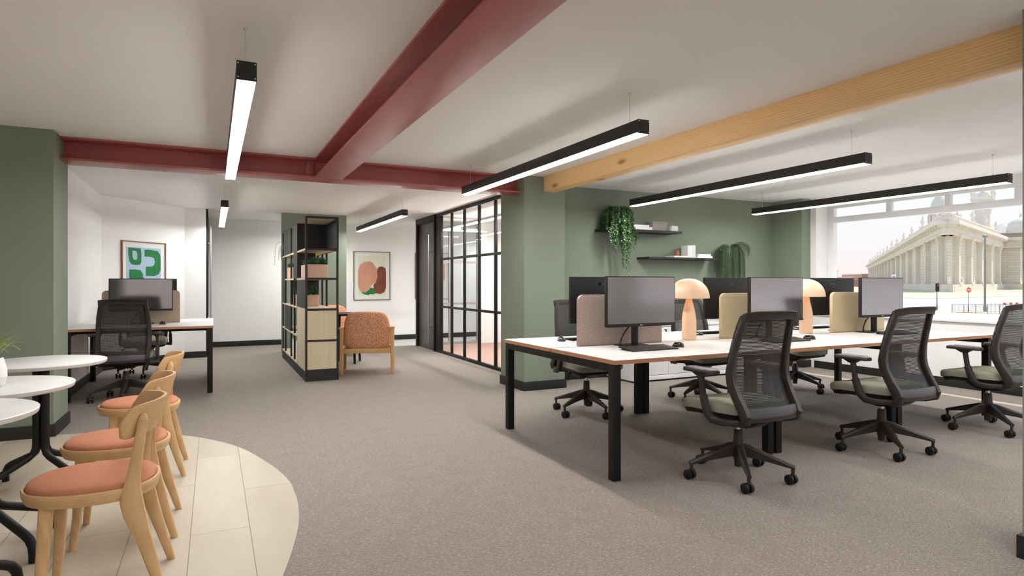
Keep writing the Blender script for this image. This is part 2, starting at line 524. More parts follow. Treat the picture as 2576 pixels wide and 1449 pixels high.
def catmull(p, n=6, keep=2):
    o_ = list(p[:keep])
    for i in range(keep, len(p) - 2):
        a, b, c, d = [Vector(q) for q in p[i - 1:i + 3]]
        for k in range(n):
            t = k / n
            o_.append(tuple(0.5 * ((2 * b) + (c - a) * t + (2 * a - 5 * b + 4 * c - d) * t * t + (3 * b - a - 3 * c + d) * t ** 3)))
    return o_ + list(p[-2:])
struct('floor', MB().prism(catmull(arc), 0.0, 0.004), 'tile', smooth=False)
struct('ceiling', MB().box(-3.6, -3.6, CEIL, 8.1, 12.75, CEIL + 0.12), 'ceiling', smooth=False)

struct('wall_far', MB().box(-1.5, 12.6, 0, 6.6, 12.75, CEIL), 'white_wall', smooth=False)
struct('wall_left', MB().box(-1.5, 6.35, 0, -1.36, 9.92, CEIL), 'white_wall', smooth=False)
struct('wall_left_angled', MB().prism([(-1.5, 9.9), (-1.36, 9.88), (-0.398, 10.98), (-0.4, 11.15), (-1.5, 10.1)], 0, CEIL), 'white_wall', smooth=False)
struct('wall_left_short', MB().box(-0.41, 10.97, 0, -0.1, 11.12, CEIL), 'white_wall', smooth=False)
struct('wall_left_green', MB().box(-3.5, 5.83, 0, -1.115, 6.349, CEIL), 'green', smooth=False)
struct('wall_left_near', MB().box(-3.65, -3.6, 0, -3.5, 6.35, CEIL), 'white_wall', smooth=False)
struct('wall_column_centre', MB().box(3.09, 5.99, 0, 3.61, 6.60, CEIL), 'green', smooth=False)
struct('wall_column_far', MB().box(1.065, 11.03, 0, 2.13, 11.28, CEIL), 'green', smooth=False)
struct('wall_column_near', MB().box(3.168, 0.95, 0, 3.65, 1.405, CEIL), 'green', smooth=False)
struct('wall_green', MB().box(3.61, YG, 0, 7.47, 6.6, CEIL), 'green', smooth=False)
struct('wall_green_pier', MB().box(7.47, 5.93, 0, 7.65, 6.6, CEIL), 'green', smooth=False)
struct('wall_window_pier', MB().box(7.65, 5.84, 0, 8.1, 6.6, CEIL), 'white_wall', smooth=False)
# window wall: low wall, head, piers between windows, with openings
struct('wall_window', MB().box(XW, -3.6, 0, 8.1, 5.84, 0.75).box(7.9, -3.6, 2.285, 8.1, 5.84, CEIL).box(7.9, 0.9, 0.75, 8.1, 1.3, 2.285).box(7.9, -3.6, 0.75, 8.1, -3.2, 2.285), 'white_wall', smooth=False)
struct('trim_sill', MB().box(7.62, -3.45, 0.75, 7.93, 5.84, 0.782), 'window_white', bevel=0.004)
struct('wall_back', MB().box(-3.6, -3.65, 0, 8.1, -3.5, 0.25).box(-3.6, -3.65, 2.3, 8.1, -3.5, CEIL)
       .box(-3.6, -3.65, 0.25, -2.4, -3.5, 2.3).box(-0.3, -3.65, 0.25, 0.5, -3.5, 2.3).box(3.6, -3.65, 0.25, 4.1, -3.5, 2.3).box(7.4, -3.65, 0.25, 8.1, -3.5, 2.3), 'white_wall', smooth=False)
struct('wall_meeting_back', MB().box(4.76, 11.13, 0, 6.6, 11.3, CEIL), 'white_wall', smooth=False)
struct('wall_meeting_right', MB().box(6.5, 6.6, 0, 6.65, 12.75, CEIL), 'white_wall', smooth=False)
struct('wall_meeting_near', MB().box(3.61, 6.6, 0, 6.5, 6.72, CEIL), 'white_wall', smooth=False)

def baseboard(side, segs):
    mb = MB()
    for x0, y0, x1, y1 in segs: mb.box(x0, y0, 0, x1, y1, 0.10)
    return struct('baseboard_' + side, mb, 'black_base', bevel=0.002)
t_ = 0.016
baseboard('left_green', [(-3.5, 5.83 - t_, -1.115 + t_, 5.83), (-1.115, 5.83, -1.115 + t_, 6.349 + t_)])
baseboard('left', [(-1.36, 6.37, -1.36 + t_, 9.88)])
mb = MB(); dx_, dy_ = -0.398 + 1.36, 10.98 - 9.88; L_ = math.hypot(dx_, dy_); nx, ny = dy_ / L_ * t_, -dx_ / L_ * t_
mb.prism([(-1.36, 9.88), (-0.398, 10.98), (-0.398 + nx, 10.98 + ny), (-1.36 + nx, 9.88 + ny)], 0, 0.1)
struct('baseboard_left_angled', mb, 'black_base', smooth=False)
baseboard('left_short', [(-0.398, 10.97 - t_, -0.1, 10.97)])
baseboard('far', [(-0.05, 12.6 - t_, 6.5, 12.6)])
baseboard('column_centre', [(3.09 - t_, 5.99 - t_, 3.61 + t_, 5.99), (3.09 - t_, 5.99, 3.09, 6.6), (3.61, 5.99, 3.61 + t_, YG)])
baseboard('column_near', [(3.168 - t_, 0.95, 3.168, 1.405 + t_), (3.168, 1.405, 3.65, 1.405 + t_), (3.168 - t_, 0.95 - t_, 3.65, 0.95)])
baseboard('green', [(3.63, YG - t_, 7.47, YG), (7.47 - t_, 5.93 - t_, 7.47, YG - t_), (7.47, 5.93 - t_, 7.65, 5.93)])
baseboard('window', [(XW - t_, -3.5, XW, 5.86)])

# window joinery
def window(name, y0, y1, mulls):
    xa, xb = 7.90, 7.965
    mb = MB()
    mb.box(xa, y0, 0.782, xb, y1, 0.84).box(xa, y0, 2.25, xb, y1, 2.285)
    mb.box(xa, y0, 0.84, xb, y0 + 0.09, 2.25).box(xa, y1 - 0.085, 0.84, xb, y1, 2.25)
    mb.box(xa - 0.012, y0 + 0.09, 2.045, xb, y1 - 0.085, 2.125)
    for y in mulls: mb.box(xa, y - 0.03, 2.125, xb, y + 0.03, 2.25)
    o = struct(name, mb, 'window_white', bevel=0.003)
    MB().box(7.93, y0 + 0.08, 0.83, 7.936, y1 - 0.08, 2.26).build('pane', 'pane', o, smooth=False)
    return o
window('window_1', 1.3, 5.84, [4.97, 4.26, 3.55, 2.84, 2.13])
window('window_2', -3.2, 0.9, [-2.4, -1.7, -1.0, -0.3, 0.4])
for i, (a, b) in enumerate(((-2.4, -0.3), (0.5, 3.6), (4.1, 7.4))):
    mb = MB().box(a, -3.62, 0.25, b, -3.56, 0.31).box(a, -3.62, 2.24, b, -3.56, 2.3)
    k = 3
    for j in range(k + 1):
        x = a + (b - a) * j / k
        mb.box(max(a, x - 0.03), -3.62, 0.31, min(b, x + 0.03), -3.56, 2.24)
    o = struct('window_%d' % (i + 3), mb, 'dark_grey', smooth=False)
    MB().box(a + 0.02, -3.595, 0.3, b - 0.02, -3.59, 2.25).build('pane', 'pane', o, smooth=False)

# glass partition to the meeting room, with its door
XP = 3.505
mb = MB().box(XP - 0.025, 6.6, 0, XP + 0.025, 10.12, 0.045).box(XP - 0.025, 6.6, 2.335, XP + 0.025, 10.12, CEIL)
mb.box(XP - 0.025, 9.86, 0.045, XP + 0.025, 10.12, 2.335)
for y in (9.372, 8.812, 8.23, 7.656, 7.09):
    mb.box(XP - 0.02, y - 0.02, 0.045, XP + 0.02, y + 0.02, 2.335)
for z in (0.79, 1.60): mb.box(XP - 0.018, 6.6, z - 0.018, XP + 0.018, 9.86, z + 0.018)
part_ = struct('wall_glass_partition', mb, 'black_metal', bevel=0.003)
MB().box(XP - 0.004, 6.6, 0.04, XP + 0.004, 9.86, 2.34).build('pane', 'glass', part_, smooth=False)
mb = MB().box(XP - 0.05, 10.12, 0, XP + 0.05, 10.17, CEIL).box(XP - 0.05, 11.12, 0, XP + 0.05, 11.2, CEIL).box(XP - 0.05, 10.17, 2.29, XP + 0.05, 11.12, CEIL)
dr = struct('door_1', mb, 'black_metal', bevel=0.003)
MB().box(XP - 0.005, 10.17, 0.01, XP + 0.04, 11.12, 2.29).build('door_leaf', 'door_dark', dr, bevel=0.002)
mb = MB().cyl((XP - 0.075, 10.33, 0.13), (XP - 0.075, 10.33, 2.05), 0.014)
for z in (0.42, 1.75): mb.cyl((XP - 0.078, 10.33, z), (XP - 0.003, 10.33, z), 0.009)
mb.build('door_handle', 'brushed', dr)
# far glazed screen of the meeting room
mb = MB().box(3.53, 11.17, 0, 4.76, 11.23, 0.05).box(3.53, 11.17, 2.31, 4.76, 11.23, CEIL).box(3.53, 11.17, 0.05, 3.58, 11.23, 2.31).box(4.71, 11.17, 0.05, 4.76, 11.23, 2.31).box(4.12, 11.17, 0.05, 4.18, 11.23, 2.31)
for z in (0.79, 1.60): mb.box(3.58, 11.18, z - 0.02, 4.71, 11.22, z + 0.02)
p2 = struct('wall_glass_screen', mb, 'grey_frame', smooth=False)
MB().box(3.58, 11.196, 0.05, 4.71, 11.204, 2.31).build('pane', 'glass', p2, smooth=False)
# door at the end of the short white wall, seen edge-on
mb = MB().box(-0.13, 11.0, 0, -0.075, 11.07, 2.33).box(-0.13, 12.5, 0, -0.075, 12.6, 2.33).box(-0.13, 11.0, 2.28, -0.075, 12.6, CEIL)
d2 = struct('door_2', mb, 'black_metal', smooth=False)
MB().box(-0.115, 11.07, 0.01, -0.085, 12.5, 2.28).build('door_leaf', 'glass', d2, smooth=False)
mb = MB().cyl((-0.035, 11.25, 0.3), (-0.035, 11.25, 2.13), 0.014)
for z in (0.62, 1.85): mb.cyl((-0.09, 11.25, z), (-0.035, 11.25, z), 0.008)
mb.build('door_handle', 'brushed', d2)
struct('wall_left_far', MB().box(-1.5, 11.1, 0, -1.36, 12.6, CEIL), 'white_wall', smooth=False)

# unseen slab added to cut the sun to a stripe on the carpet
struct('added_shade_slab', MB().box(8.1, -4, 2.55, 8.65, 8, 2.68), 'white_wall', smooth=False)

# ------------------------------------------------------------------ beams
def ibeam(mb, axis, c, a0, a1, z0, z1, wf=0.253, tf=0.018, tw=0.012, wt=None):
    h = wf / 2; ht = (wt or wf) / 2
    for lo, hi, hw in ((z0, z0 + tf, h), (z0 + tf, z1 - tf, tw / 2), (z1 - tf, z1, ht)):
        if axis == 'X': mb.box(a0, c - hw, lo, a1, c + hw, hi)
        else: mb.box(c - hw, a0, lo, c + hw, a1, hi)
    return mb
t = thing('steel_beam', 'maroon painted steel I-beam spanning wall to column across the ceiling', 'beam', (1.0, 6.18, 2.2), kind='structure')
ibeam(MB(t.location), 'X', 6.18, -1.115, 3.09, 2.2, CEIL, 0.27).build('girder', 'steel_red', t, bevel=0.003)
MB(t.location).box(0.80, 6.125, 2.222, 0.868, 6.173, 2.372).box(1.132, 6.125, 2.222, 1.2, 6.173, 2.372).build('bracket', 'steel_red', t, bevel=0.002)
for x in (0.84, 1.165):
    b_ = MB().lathe([(0.013, 0), (0.013, 0.012), (0.008, 0.016)], (0, 0, 0), 6).build('bolt', 'bolt', t)
    b_.location = Vector((x - 0.018 if x < 1 else x + 0.018, 6.126, 2.322)) - Vector(t.location); b_.rotation_euler = (pi / 2, 0, 0)
t = thing('steel_beam', 'maroon painted steel I-beam running overhead towards the viewer', 'beam', (1.0, 3.0, 2.2), kind='structure')
ibeam(MB(t.location), 'Y', 1.0, -3.5, 6.045, 2.2, CEIL).build('girder', 'steel_red', t, bevel=0.003)
o = MB().box(3.336, 1.405, 2.218, 3.475, 5.99, CEIL).build('timber_beam', 'pine', None, bevel=0.004)
tag(o, 'knotty pine timber ceiling beam ending on the green column', 'beam', None, 'structure')

# ------------------------------------------------------------------ linear pendant lamps
def pendant(label, x, y0, y1, z=2.105, group='linear pendant lamps under the ceiling'):
    t = thing('pendant_lamp', label, 'lamp', (x, (y0 + y1) / 2, z), group=group)
    L = (y1 - y0) / 2; h = 0.041
    MB().box(-h, -L + 0.003, 0.006, h, L - 0.003, 0.085).build('housing', 'dark_grey', t, bevel=0.001)
    MB().box(-h + 0.003, -L + 0.004, 0.0, h - 0.003, L - 0.004, 0.006).build('diffuser', 'diffuser', t, smooth=False)
    for s_ in (-1, 1):
        y = s_ * L
        cap = MB().box(-h - 0.001, y - 0.003, 0.0, h + 0.001, y + 0.003, 0.086).build('end_cap', 'dark_grey', t, bevel=0.001)
        for sx in (-1, 1):
            for zz in (0.012, 0.075):
                MB().cyl((sx * (h - 0.006), y + s_ * 0.003, zz), (sx * (h - 0.006), y + s_ * 0.005, zz), 0.0035, 8).build('screw', 'chrome', cap)
        yc = s_ * (L - 0.135)
        cb = MB().cyl((0, yc, 0.085), (0, yc, 0.283), 0.0013, 6)
        cb.lathe([(0.006, 0.085), (0.005, 0.10), (0.002, 0.104)], (0, yc, 0), 10)
        cb.lathe([(0.002, 0.272), (0.008, 0.279), (0.009, 0.285)], (0, yc, 0), 10)
        cb.build('cable', 'brushed', t)
    return t
YA, YB = 2.975, 5.885
l0 = pendant('black linear pendant lamp hanging between tiled area and red beam', 0.135, YA, YB)
dup(l0, 'black linear pendant lamp beside the timber beam, over the first desks', (2.35, (YA + YB) / 2, 2.105))
dup(l0, 'black linear pendant lamp above the second pair of desks', (4.485, (YA + YB) / 2, 2.105))
dup(l0, 'black linear pendant lamp hanging in front of the window', (6.49, (YA + YB) / 2, 2.105))
dup(l0, 'black linear pendant lamp far back beside the left white alcove', (0.125, 9.55, 2.105))
dup(l0, 'black linear pendant lamp far back near the meeting room door', (2.33, 9.5, 2.105))
for x, s_ in ((0.135, 'left of the long red beam'), (2.35, 'between red beam and timber beam'), (4.485, 'behind the near green column'), (6.49, 'along the window wall')):
    dup(l0, 'added unseen linear pendant lamp, near end, ' + s_, (x, {0.135: -0.9, 2.35: -0.56}.get(x, 0.33), 2.105), group='lamps added to light the near end of the room')  # out-of-view lamps, added to light the near floor
# L-shaped light line in the meeting room
t = thing('linear_lamp', 'thin angled white line of light inside the glazed meeting room', 'lamp', (3.77, 10.4, 2.15))
MB(t.location).box(3.735, 6.9, 2.16, 3.795, 10.5, 2.2).box(3.795, 10.44, 2.16, 4.6, 10.5, 2.2).build('housing', 'white_paint', t, smooth=False)
MB(t.location).box(3.74, 6.9, 2.145, 3.79, 10.495, 2.16).box(3.79, 10.445, 2.145, 4.6, 10.495, 2.16).build('diffuser', 'ring', t, smooth=False)
mb = MB(t.location)
for x, y in ((3.765, 7.2), (3.765, 10.2), (4.5, 10.47)): mb.cyl((x, y, 2.2), (x, y, CEIL - 0.002), 0.0015, 6)
mb.build('cable', 'brushed', t)
dup(l0, 'unseen linear pendant lamp added to light the meeting room', (5.2, 9.0, 2.105), group='lamps added to light the meeting room')  # hidden by the centre column; added to brighten the room behind the glass
for k, (yy, lab) in enumerate(((11.48, 'nearer'), (11.78, 'farther'))):
    t = pendant(lab + ' short lamp added out of sight behind the far green column', 1.60, 0, 0.9, group=None)
    t.location = (1.60, yy, 2.105); t.rotation_euler = (0, 0, pi / 2)  # added lamps, hidden by the column, that brighten the far wall
pendant('short unseen lamp added to brighten the passage behind the meeting room', 5.5, 11.5, 12.3, group=None)  # out of sight, put in to lift the wall beyond the glass
# ------------------------------------------------------------------ desks
def bench(name, label, x0, x1, n, yf, yb, top=0.733, left_frame=True):
    ym = (yf + yb) / 2
    t = thing(name, label, 'desk', (x0, yf, 0))
    O = t.location
    th = 0.026; wseg = (x1 - x0) / n; g = 0.003
    for i in range(n):
        a, b = x0 + i * wseg, x0 + (i + 1) * wseg
        for p, q in ((yf, ym - 0.012), (ym + 0.012, yb)):
            mb = MB(O); mb.cur = 1
            e_ = 0.0 if i == 0 else g; f_ = 0.0 if i == n - 1 else g
            mb.box(a + e_, p, top - th, b - f_, q, top - 0.0015)
            mb.cur = 0
            mb.box(a + e_ + 0.0012, p + 0.0012, top - 0.0016, b - f_ - 0.0012, q - 0.0012, top)
            mb.build('tabletop', ['white_top', 'ply'], t, smooth=False)
    s_ = 0.055; zb = top - th
    fr = MB(O)
    ends = [x0 + 0.006, x1 - 0.006 - s_]
    for x in ends: fr.box(x, yf + 0.02 + s_, zb - 0.05, x + s_, yb - 0.02 - s_, zb - 0.002)
    for i in range(1, n):
        xm = x0 + i * wseg
        for x in (xm - s_ - 0.012, xm + 0.012):
            fr.box(x, yf + 0.02 + s_, zb - 0.05, x + s_, yb - 0.02 - s_, zb - 0.002)
    for y in (yf + 0.26, ym - 0.10, ym + 0.06, yb - 0.30):
        fr.box(x0 + 0.06, y, zb - 0.042, x1 - 0.06, y + 0.04, zb - 0.004)
    fr.build('frame', 'black_metal', t, bevel=0.002)
    xs = list(ends)
    for i in range(1, n):
        xm = x0 + i * wseg; xs += [xm - s_ - 0.012, xm + 0.012]
    for x in xs:
        for y in (yf + 0.02, yb - 0.02 - s_):
            MB(O).box(x, y, 0, x + s_, y + s_, zb - 0.002).build('leg', 'black_metal', t, bevel=0.003)
    return t
bench('bench_desk', 'long white bench desk for six with plywood edges and black legs', 2.157, 6.297, 3, 3.003, 4.553)
d2_ = bench('bench_desk', 'short white desk for two against the left white wall', -1.34, 0.003, 1, 7.375, 8.93)

# low white cabinet under the shelves
t = thing('storage_cabinet', 'low white storage cabinet against the green wall behind the desks', 'cabinet', (4.49, 5.868, 0))
O = t.location
xs = [4.49, 5.02, 5.55, 6.08, 6.61]
MB(O).box(4.49, 5.90, 0.02, 6.61, 6.43, 0.66).build('body', 'white_paint', t, bevel=0.001)
MB(O).box(4.52, 5.92, 0.0, 6.58, 6.42, 0.02).build('plinth', 'black_base', t, smooth=False)
MB(O).box(4.48, 5.865, 0.662, 6.62, 6.434, 0.692).build('top', 'white_paint', t, bevel=0.002)
MB(O).box(4.493, 5.872, 0.022, 6.607, 5.90, 0.075).build('rail', 'white_paint', t, bevel=0.001)
for i in range(4):
    d = MB(O).box(xs[i] + 0.003, 5.872, 0.08, xs[i + 1] - 0.003, 5.90, 0.655).build('door', 'white_paint', t, bevel=0.0015)
    hx = xs[i + 1] - 0.06 if i % 2 == 0 else xs[i] + 0.04
    MB(O).box(hx, 5.846, 0.56, hx + 0.012, 5.856, 0.63).box(hx, 5.846, 0.622, hx + 0.012, 5.873, 0.63).box(hx, 5.846, 0.56, hx + 0.012, 5.873, 0.568).build('handle', 'black_metal', d, bevel=0.001)

# ------------------------------------------------------------------ things on the desks
def monitor(label, xc, y, face=-1, group=None, base_y=None):
    """face -1: the screen looks towards -Y"""
    t = thing('monitor', label, 'monitor', (xc, y, 0.7335), 0 if face < 0 else pi, group)
    W = 0.308; z0, z1 = 0.150, 0.512
    # local: screen faces -Y, at local y = 0
    MB().box(-W, 0.0, z0, W, 0.030, z1).build('casing', 'plastic_d', t, bevel=0.003)
    MB().box(-W + 0.007, -0.0012, z0 + 0.022, W - 0.007, 0.0, z1 - 0.007).build('screen', 'screen', t, smooth=False)
    MB().box(-W, -0.003, z0 - 0.001, W, 0.0, z0 + 0.020).build('chin', 'plastic_d', t, bevel=0.001)
    mb = MB().tube([(0, 0.085, 0.006), (0, 0.085, 0.30)], 0.026, 18)
    mb.box(-0.035, 0.03, 0.22, 0.035, 0.07, 0.33)
    mb.build('stand', 'plastic_d', t, bevel=0.001)
    MB().prism(rrect(-0.115, 0.045, 0.115, 0.20, 0.012, 3), 0, 0.007).build('base', 'plastic_d', t, bevel=0.0015)
    MB().box(-0.06, 0.03, 0.26, 0.06, 0.046, 0.38).build('mount', 'plastic_d', t, bevel=0.002)
    cb = MB()
    for k, (a, b) in enumerate(((0.0, 0.0), (0.012, -0.012))):
        cb.tube([(0.03 * 0 - 0.02, 0.115, 0.15), (-0.045 - a, 0.13, 0.11), (-0.085 - a, 0.125, 0.06 + b), (-0.105 - a, 0.115, 0.02), (-0.10, 0.112, 0.005)], 0.0032, 6)
    cb.tube([(-0.02, 0.05, 0.30), (-0.04, 0.07, 0.27), (-0.06, 0.08, 0.22), (-0.03, 0.10, 0.16)], 0.003, 6)
    cb.build('cable', 'plastic_d', t)
    # maker's marks: front chin and back of the casing
    MB().cyl((-0.012, -0.0036, z0 + 0.010), (-0.012, -0.0028, z0 + 0.010), 0.0058, 18).build('emblem', 'logo_w', t)
    text('LG', 0.0105, 'logo_w', t, (-0.003, -0.0034, z0 + 0.0062), (pi / 2, 0, 0))
    MB().cyl((0.012 + 0.03, 0.0300, 0.455), (0.012 + 0.03, 0.0308, 0.455), 0.014, 24).build('emblem', 'logo_d', t)
    text('LG', 0.027, 'logo_g', t, (0.018, 0.0306, 0.4455), (pi / 2, 0, pi))
    return t
G_ = 'monitors on the long bench desk'
m0 = monitor('monitor on the near side of the bench desk beside the pinkish divider', 2.795, 3.555, -1, G_)
dup(m0, 'near-side monitor on the middle of the bench desk, behind a chair', (4.185, 3.555, 0.7335), None, G_)
dup(m0, 'near-side monitor at the window end of the bench desk', (5.57, 3.555, 0.7335), None, G_)
dup(m0, 'black back of the far-side monitor behind the pinkish divider', (2.775, 4.035, 0.7335), pi, G_)
dup(m0, 'black back of the far-side monitor beside the first mushroom lamp', (4.14, 4.035, 0.7335), pi, G_)
dup(m0, 'black back of the far-side monitor in front of the window frame', (5.505, 4.035, 0.7335), pi, G_)
G_ = 'monitors on the short desk'
dup(m0, 'monitor with its screen turned to us on the short desk', (-0.72, 7.94, 0.7335), 0, G_)
dup(m0, 'monitor standing behind the tan divider of the short desk', (-0.70, 8.40, 0.7335), pi, G_)

def divider(label, mat, x0, x1, y, group):
    t = thing('desk_divider', label, 'desk divider', ((x0 + x1) / 2, y, 0.7335), group=group)
    W = (x1 - x0) / 2
    pts = [(-W, 0.0), (W, 0.0)] + [q for q in rrect(-W, -0.2, W, 0.377, 0.045, 8) if q[1] > 0.2]
    mb = MB(); n = len(pts)
    for yy in (-0.016, 0.016): pass
    mb.loft([[(px, -0.016, pz) for px, pz in pts], [(px, 0.016, pz) for px, pz in pts]])
    mb.build('panel', mat, t, bevel=0.004)
    return t
divider('pinkish taupe felt desk divider at the near end of the bench desk', 'taupe_felt', 2.40, 3.17, 3.80, 'felt dividers on the long bench desk')
divider('beige desk divider in the middle of the bench desk', 'beige_felt', 3.80, 4.57, 3.80, 'felt dividers on the long bench desk')
divider('beige desk divider at the window end of the bench desk', 'beige_felt', 5.185, 5.955, 3.80, 'felt dividers on the long bench desk')
divider('tan desk divider on the short desk behind the high-backed chair', 'tan_felt', -1.12, -0.35, 8.17, None)

def keyboard(label, xc, y, z=0.7335, rz=0, group=None):
    t = thing('keyboard', label, 'keyboard', (xc, y, z), rz, group)
    a = radians(5)
    def P_(x, yy, zz): return (x, yy * cos(a) - zz * sin(a), 0.006 + yy * sin(a) + zz * cos(a) + 0.006)
    mb = MB(); W, D = 0.20, 0.082
    mb.loft([[P_(-W, -D, -0.006), P_(W, -D, -0.006), P_(W, D, -0.006), P_(-W, D, -0.006)], [P_(-W, -D, 0.002), P_(W, -D, 0.002), P_(W, D, 0.002), P_(-W, D, 0.002)]])
    mb.build('tray', 'plastic_d', t, bevel=0.0015)
    k = MB()
    for r in range(6):
        yy = -D + 0.012 + r * 0.0262
        x = -W + 0.006
        ws = [0.022] * 3 + [0.09] + [0.022] * 9 if r == 0 else [0.0228] * 17
        tot = sum(ws); sc = (2 * W - 0.012) / tot
        for wk in ws:
            w1 = wk * sc
            k.loft([[P_(x + 0.001, yy - 0.011, 0.002), P_(x + w1 - 0.001, yy - 0.011, 0.002), P_(x + w1 - 0.001, yy + 0.012, 0.002), P_(x + 0.001, yy + 0.012, 0.002)],
                    [P_(x + 0.0025, yy - 0.0095, 0.0055), P_(x + w1 - 0.0025, yy - 0.0095, 0.0055), P_(x + w1 - 0.0025, yy + 0.010, 0.0055), P_(x + 0.0025, yy + 0.010, 0.0055)]])
            x += w1
    k.build('keys', 'dark_key', t, smooth=False)
    ft = MB()
    for sx in (-1, 1): ft.box(sx * 0.17 - 0.012, D - 0.03, 0.0, sx * 0.17 + 0.012, D - 0.015, 0.0115)
    ft.box(-0.19, -D + 0.004, 0.0, 0.19, -D + 0.01, 0.003)
    ft.build('foot', 'rubber', t)
    return t
M['dark_key'] = base('key_caps', srgb(40, 37, 35), 0.38)
G_ = 'black keyboards on the long bench desk'
k0 = keyboard('black keyboard on the near end of the bench desk', 2.735, 3.405, group=G_)
dup(k0, 'black keyboard behind the first high-backed chair', (4.10, 3.41, 0.7335), 0.0, G_)
dup(k0, 'black keyboard at the window end, by the second chair', (5.60, 3.45, 0.7335), 0, G_)
dup(k0, 'black keyboard mostly hidden behind the pinkish divider', (2.78, 4.25, 0.7335), pi, G_)
dup(k0, 'black keyboard on the far side beside the first mushroom lamp', (4.17, 4.25, 0.7335), pi, G_)
dup(k0, 'black keyboard on the far side beside the second mushroom lamp', (5.62, 4.27, 0.7335), pi, G_)

def mouse(label, x, y, z=0.7335, rz=0, group=None):
    t = thing('computer_mouse', label, 'mouse', (x, y, z), rz, group)
    rings = []
    for k in range(11):
        u = -1 + 2 * k / 10
        s_ = max(0.02, (1 - abs(u) ** 2.6)) ** 0.5
        wv, h = 0.031 * s_, 0.036 * s_ * (1 - 0.22 * (u - (-0.2)))
        rings.append([(wv * cos(q), u * 0.052, max(0.001, h * max(0.0, sin(q)) ** 0.8 if sin(q) > 0 else 0.001)) for q in [pi * j / 10 for j in range(11)]] + [(0, u * 0.052, 0.0)])
    MB().loft(rings).build('body', 'mouse_black', t, ang=60)
    MB().tube([(0.024, -0.03, 0.017), (0.029, 0.0, 0.016), (0.024, 0.03, 0.014)], 0.0022, 6).tube([(-0.024, -0.03, 0.017), (-0.029, 0.0, 0.016), (-0.024, 0.03, 0.014)], 0.0022, 6).build('trim', 'brushed', t)
    MB().cyl((-0.004, 0.028, 0.022), (0.004, 0.028, 0.022), 0.009, 14).build('wheel', 'rubber', t)
    return t
M['mouse_black'] = base('mouse_black', srgb(30, 29, 29), 0.25)
G_ = 'black mice on the long bench desk'
mo = mouse('black mouse to the right of the nearest keyboard', 3.044, 3.455, group=G_)
dup(mo, 'black mouse on the far side corner of the bench desk', (2.50, 4.20, 0.7335), pi - 0.3, G_)
dup(mo, 'black mouse in front of the second mushroom lamp', (4.43, 3.445, 0.7335), 0.2, G_)
dup(mo, 'black mouse just behind the first mushroom lamp', (3.885, 4.15, 0.7335), pi, G_)
dup(mo, 'black mouse just behind the second mushroom lamp', (5.19, 4.18, 0.7335), pi, G_)
dup(mo, 'black mouse on the short desk beside the high-backed chair', (-0.509, 7.85, 0.7335), 0.1, 'mice on the short desk')

def mushroom_lamp(label, x, y):
    t = thing('table_lamp', label, 'lamp', (x, y, 0.7335), 0, 'peach mushroom lamps on the bench desk')
    prof = [(0.0, 0), (0.052, 0), (0.057, 0.004), (0.058, 0.06), (0.058, 0.15), (0.0555, 0.185), (0.049, 0.225), (0.039, 0.27), (0.029, 0.31), (0.022, 0.34), (0.018, 0.365), (0.0, 0.365)]
    MB().lathe(prof, n=40, cap=False).build('base', 'peach', t, ang=50)
    o_, i_ = [], []
    R, H, z0 = 0.163, 0.158, 0.338
    for k in range(13):
        a = pi / 2 * k / 12
        o_.append((R * cos(a) ** 0.9 if k < 12 else 0.0, z0 + 0.004 + H * sin(a)))
        i_.append(((R - 0.004) * cos(a) ** 0.9 if k < 12 else 0.0, z0 + (H - 0.003) * sin(a)))
    MB().lathe([(R - 0.004, z0)] + [(R, z0 + 0.001)] + o_[1:], n=56, cap=False).lathe([(R, z0 + 0.001), (R - 0.004, z0)] + i_[1:], n=56, cap=False).build('lamp_shade', 'peach', t, ang=50)
    MB().lathe([(0.0, 0.372), (0.02, 0.378), (0.028, 0.395), (0.024, 0.415), (0.0, 0.425)], n=20, cap=False).build('bulb', 'bulb', t)
    MB().lathe([(0.014, 0.36), (0.014, 0.378)], n=14).lathe([(0.006, 0.42), (0.006, 0.49)], n=8).build('lamp_holder', 'brushed', t)
    return t
ml = mushroom_lamp('peach mushroom lamp on the bench desk beside the pinkish divider', 3.511, 3.855)
dup(ml, 'peach mushroom lamp nearer the window, partly behind a monitor', (4.92, 3.86, 0.7335))

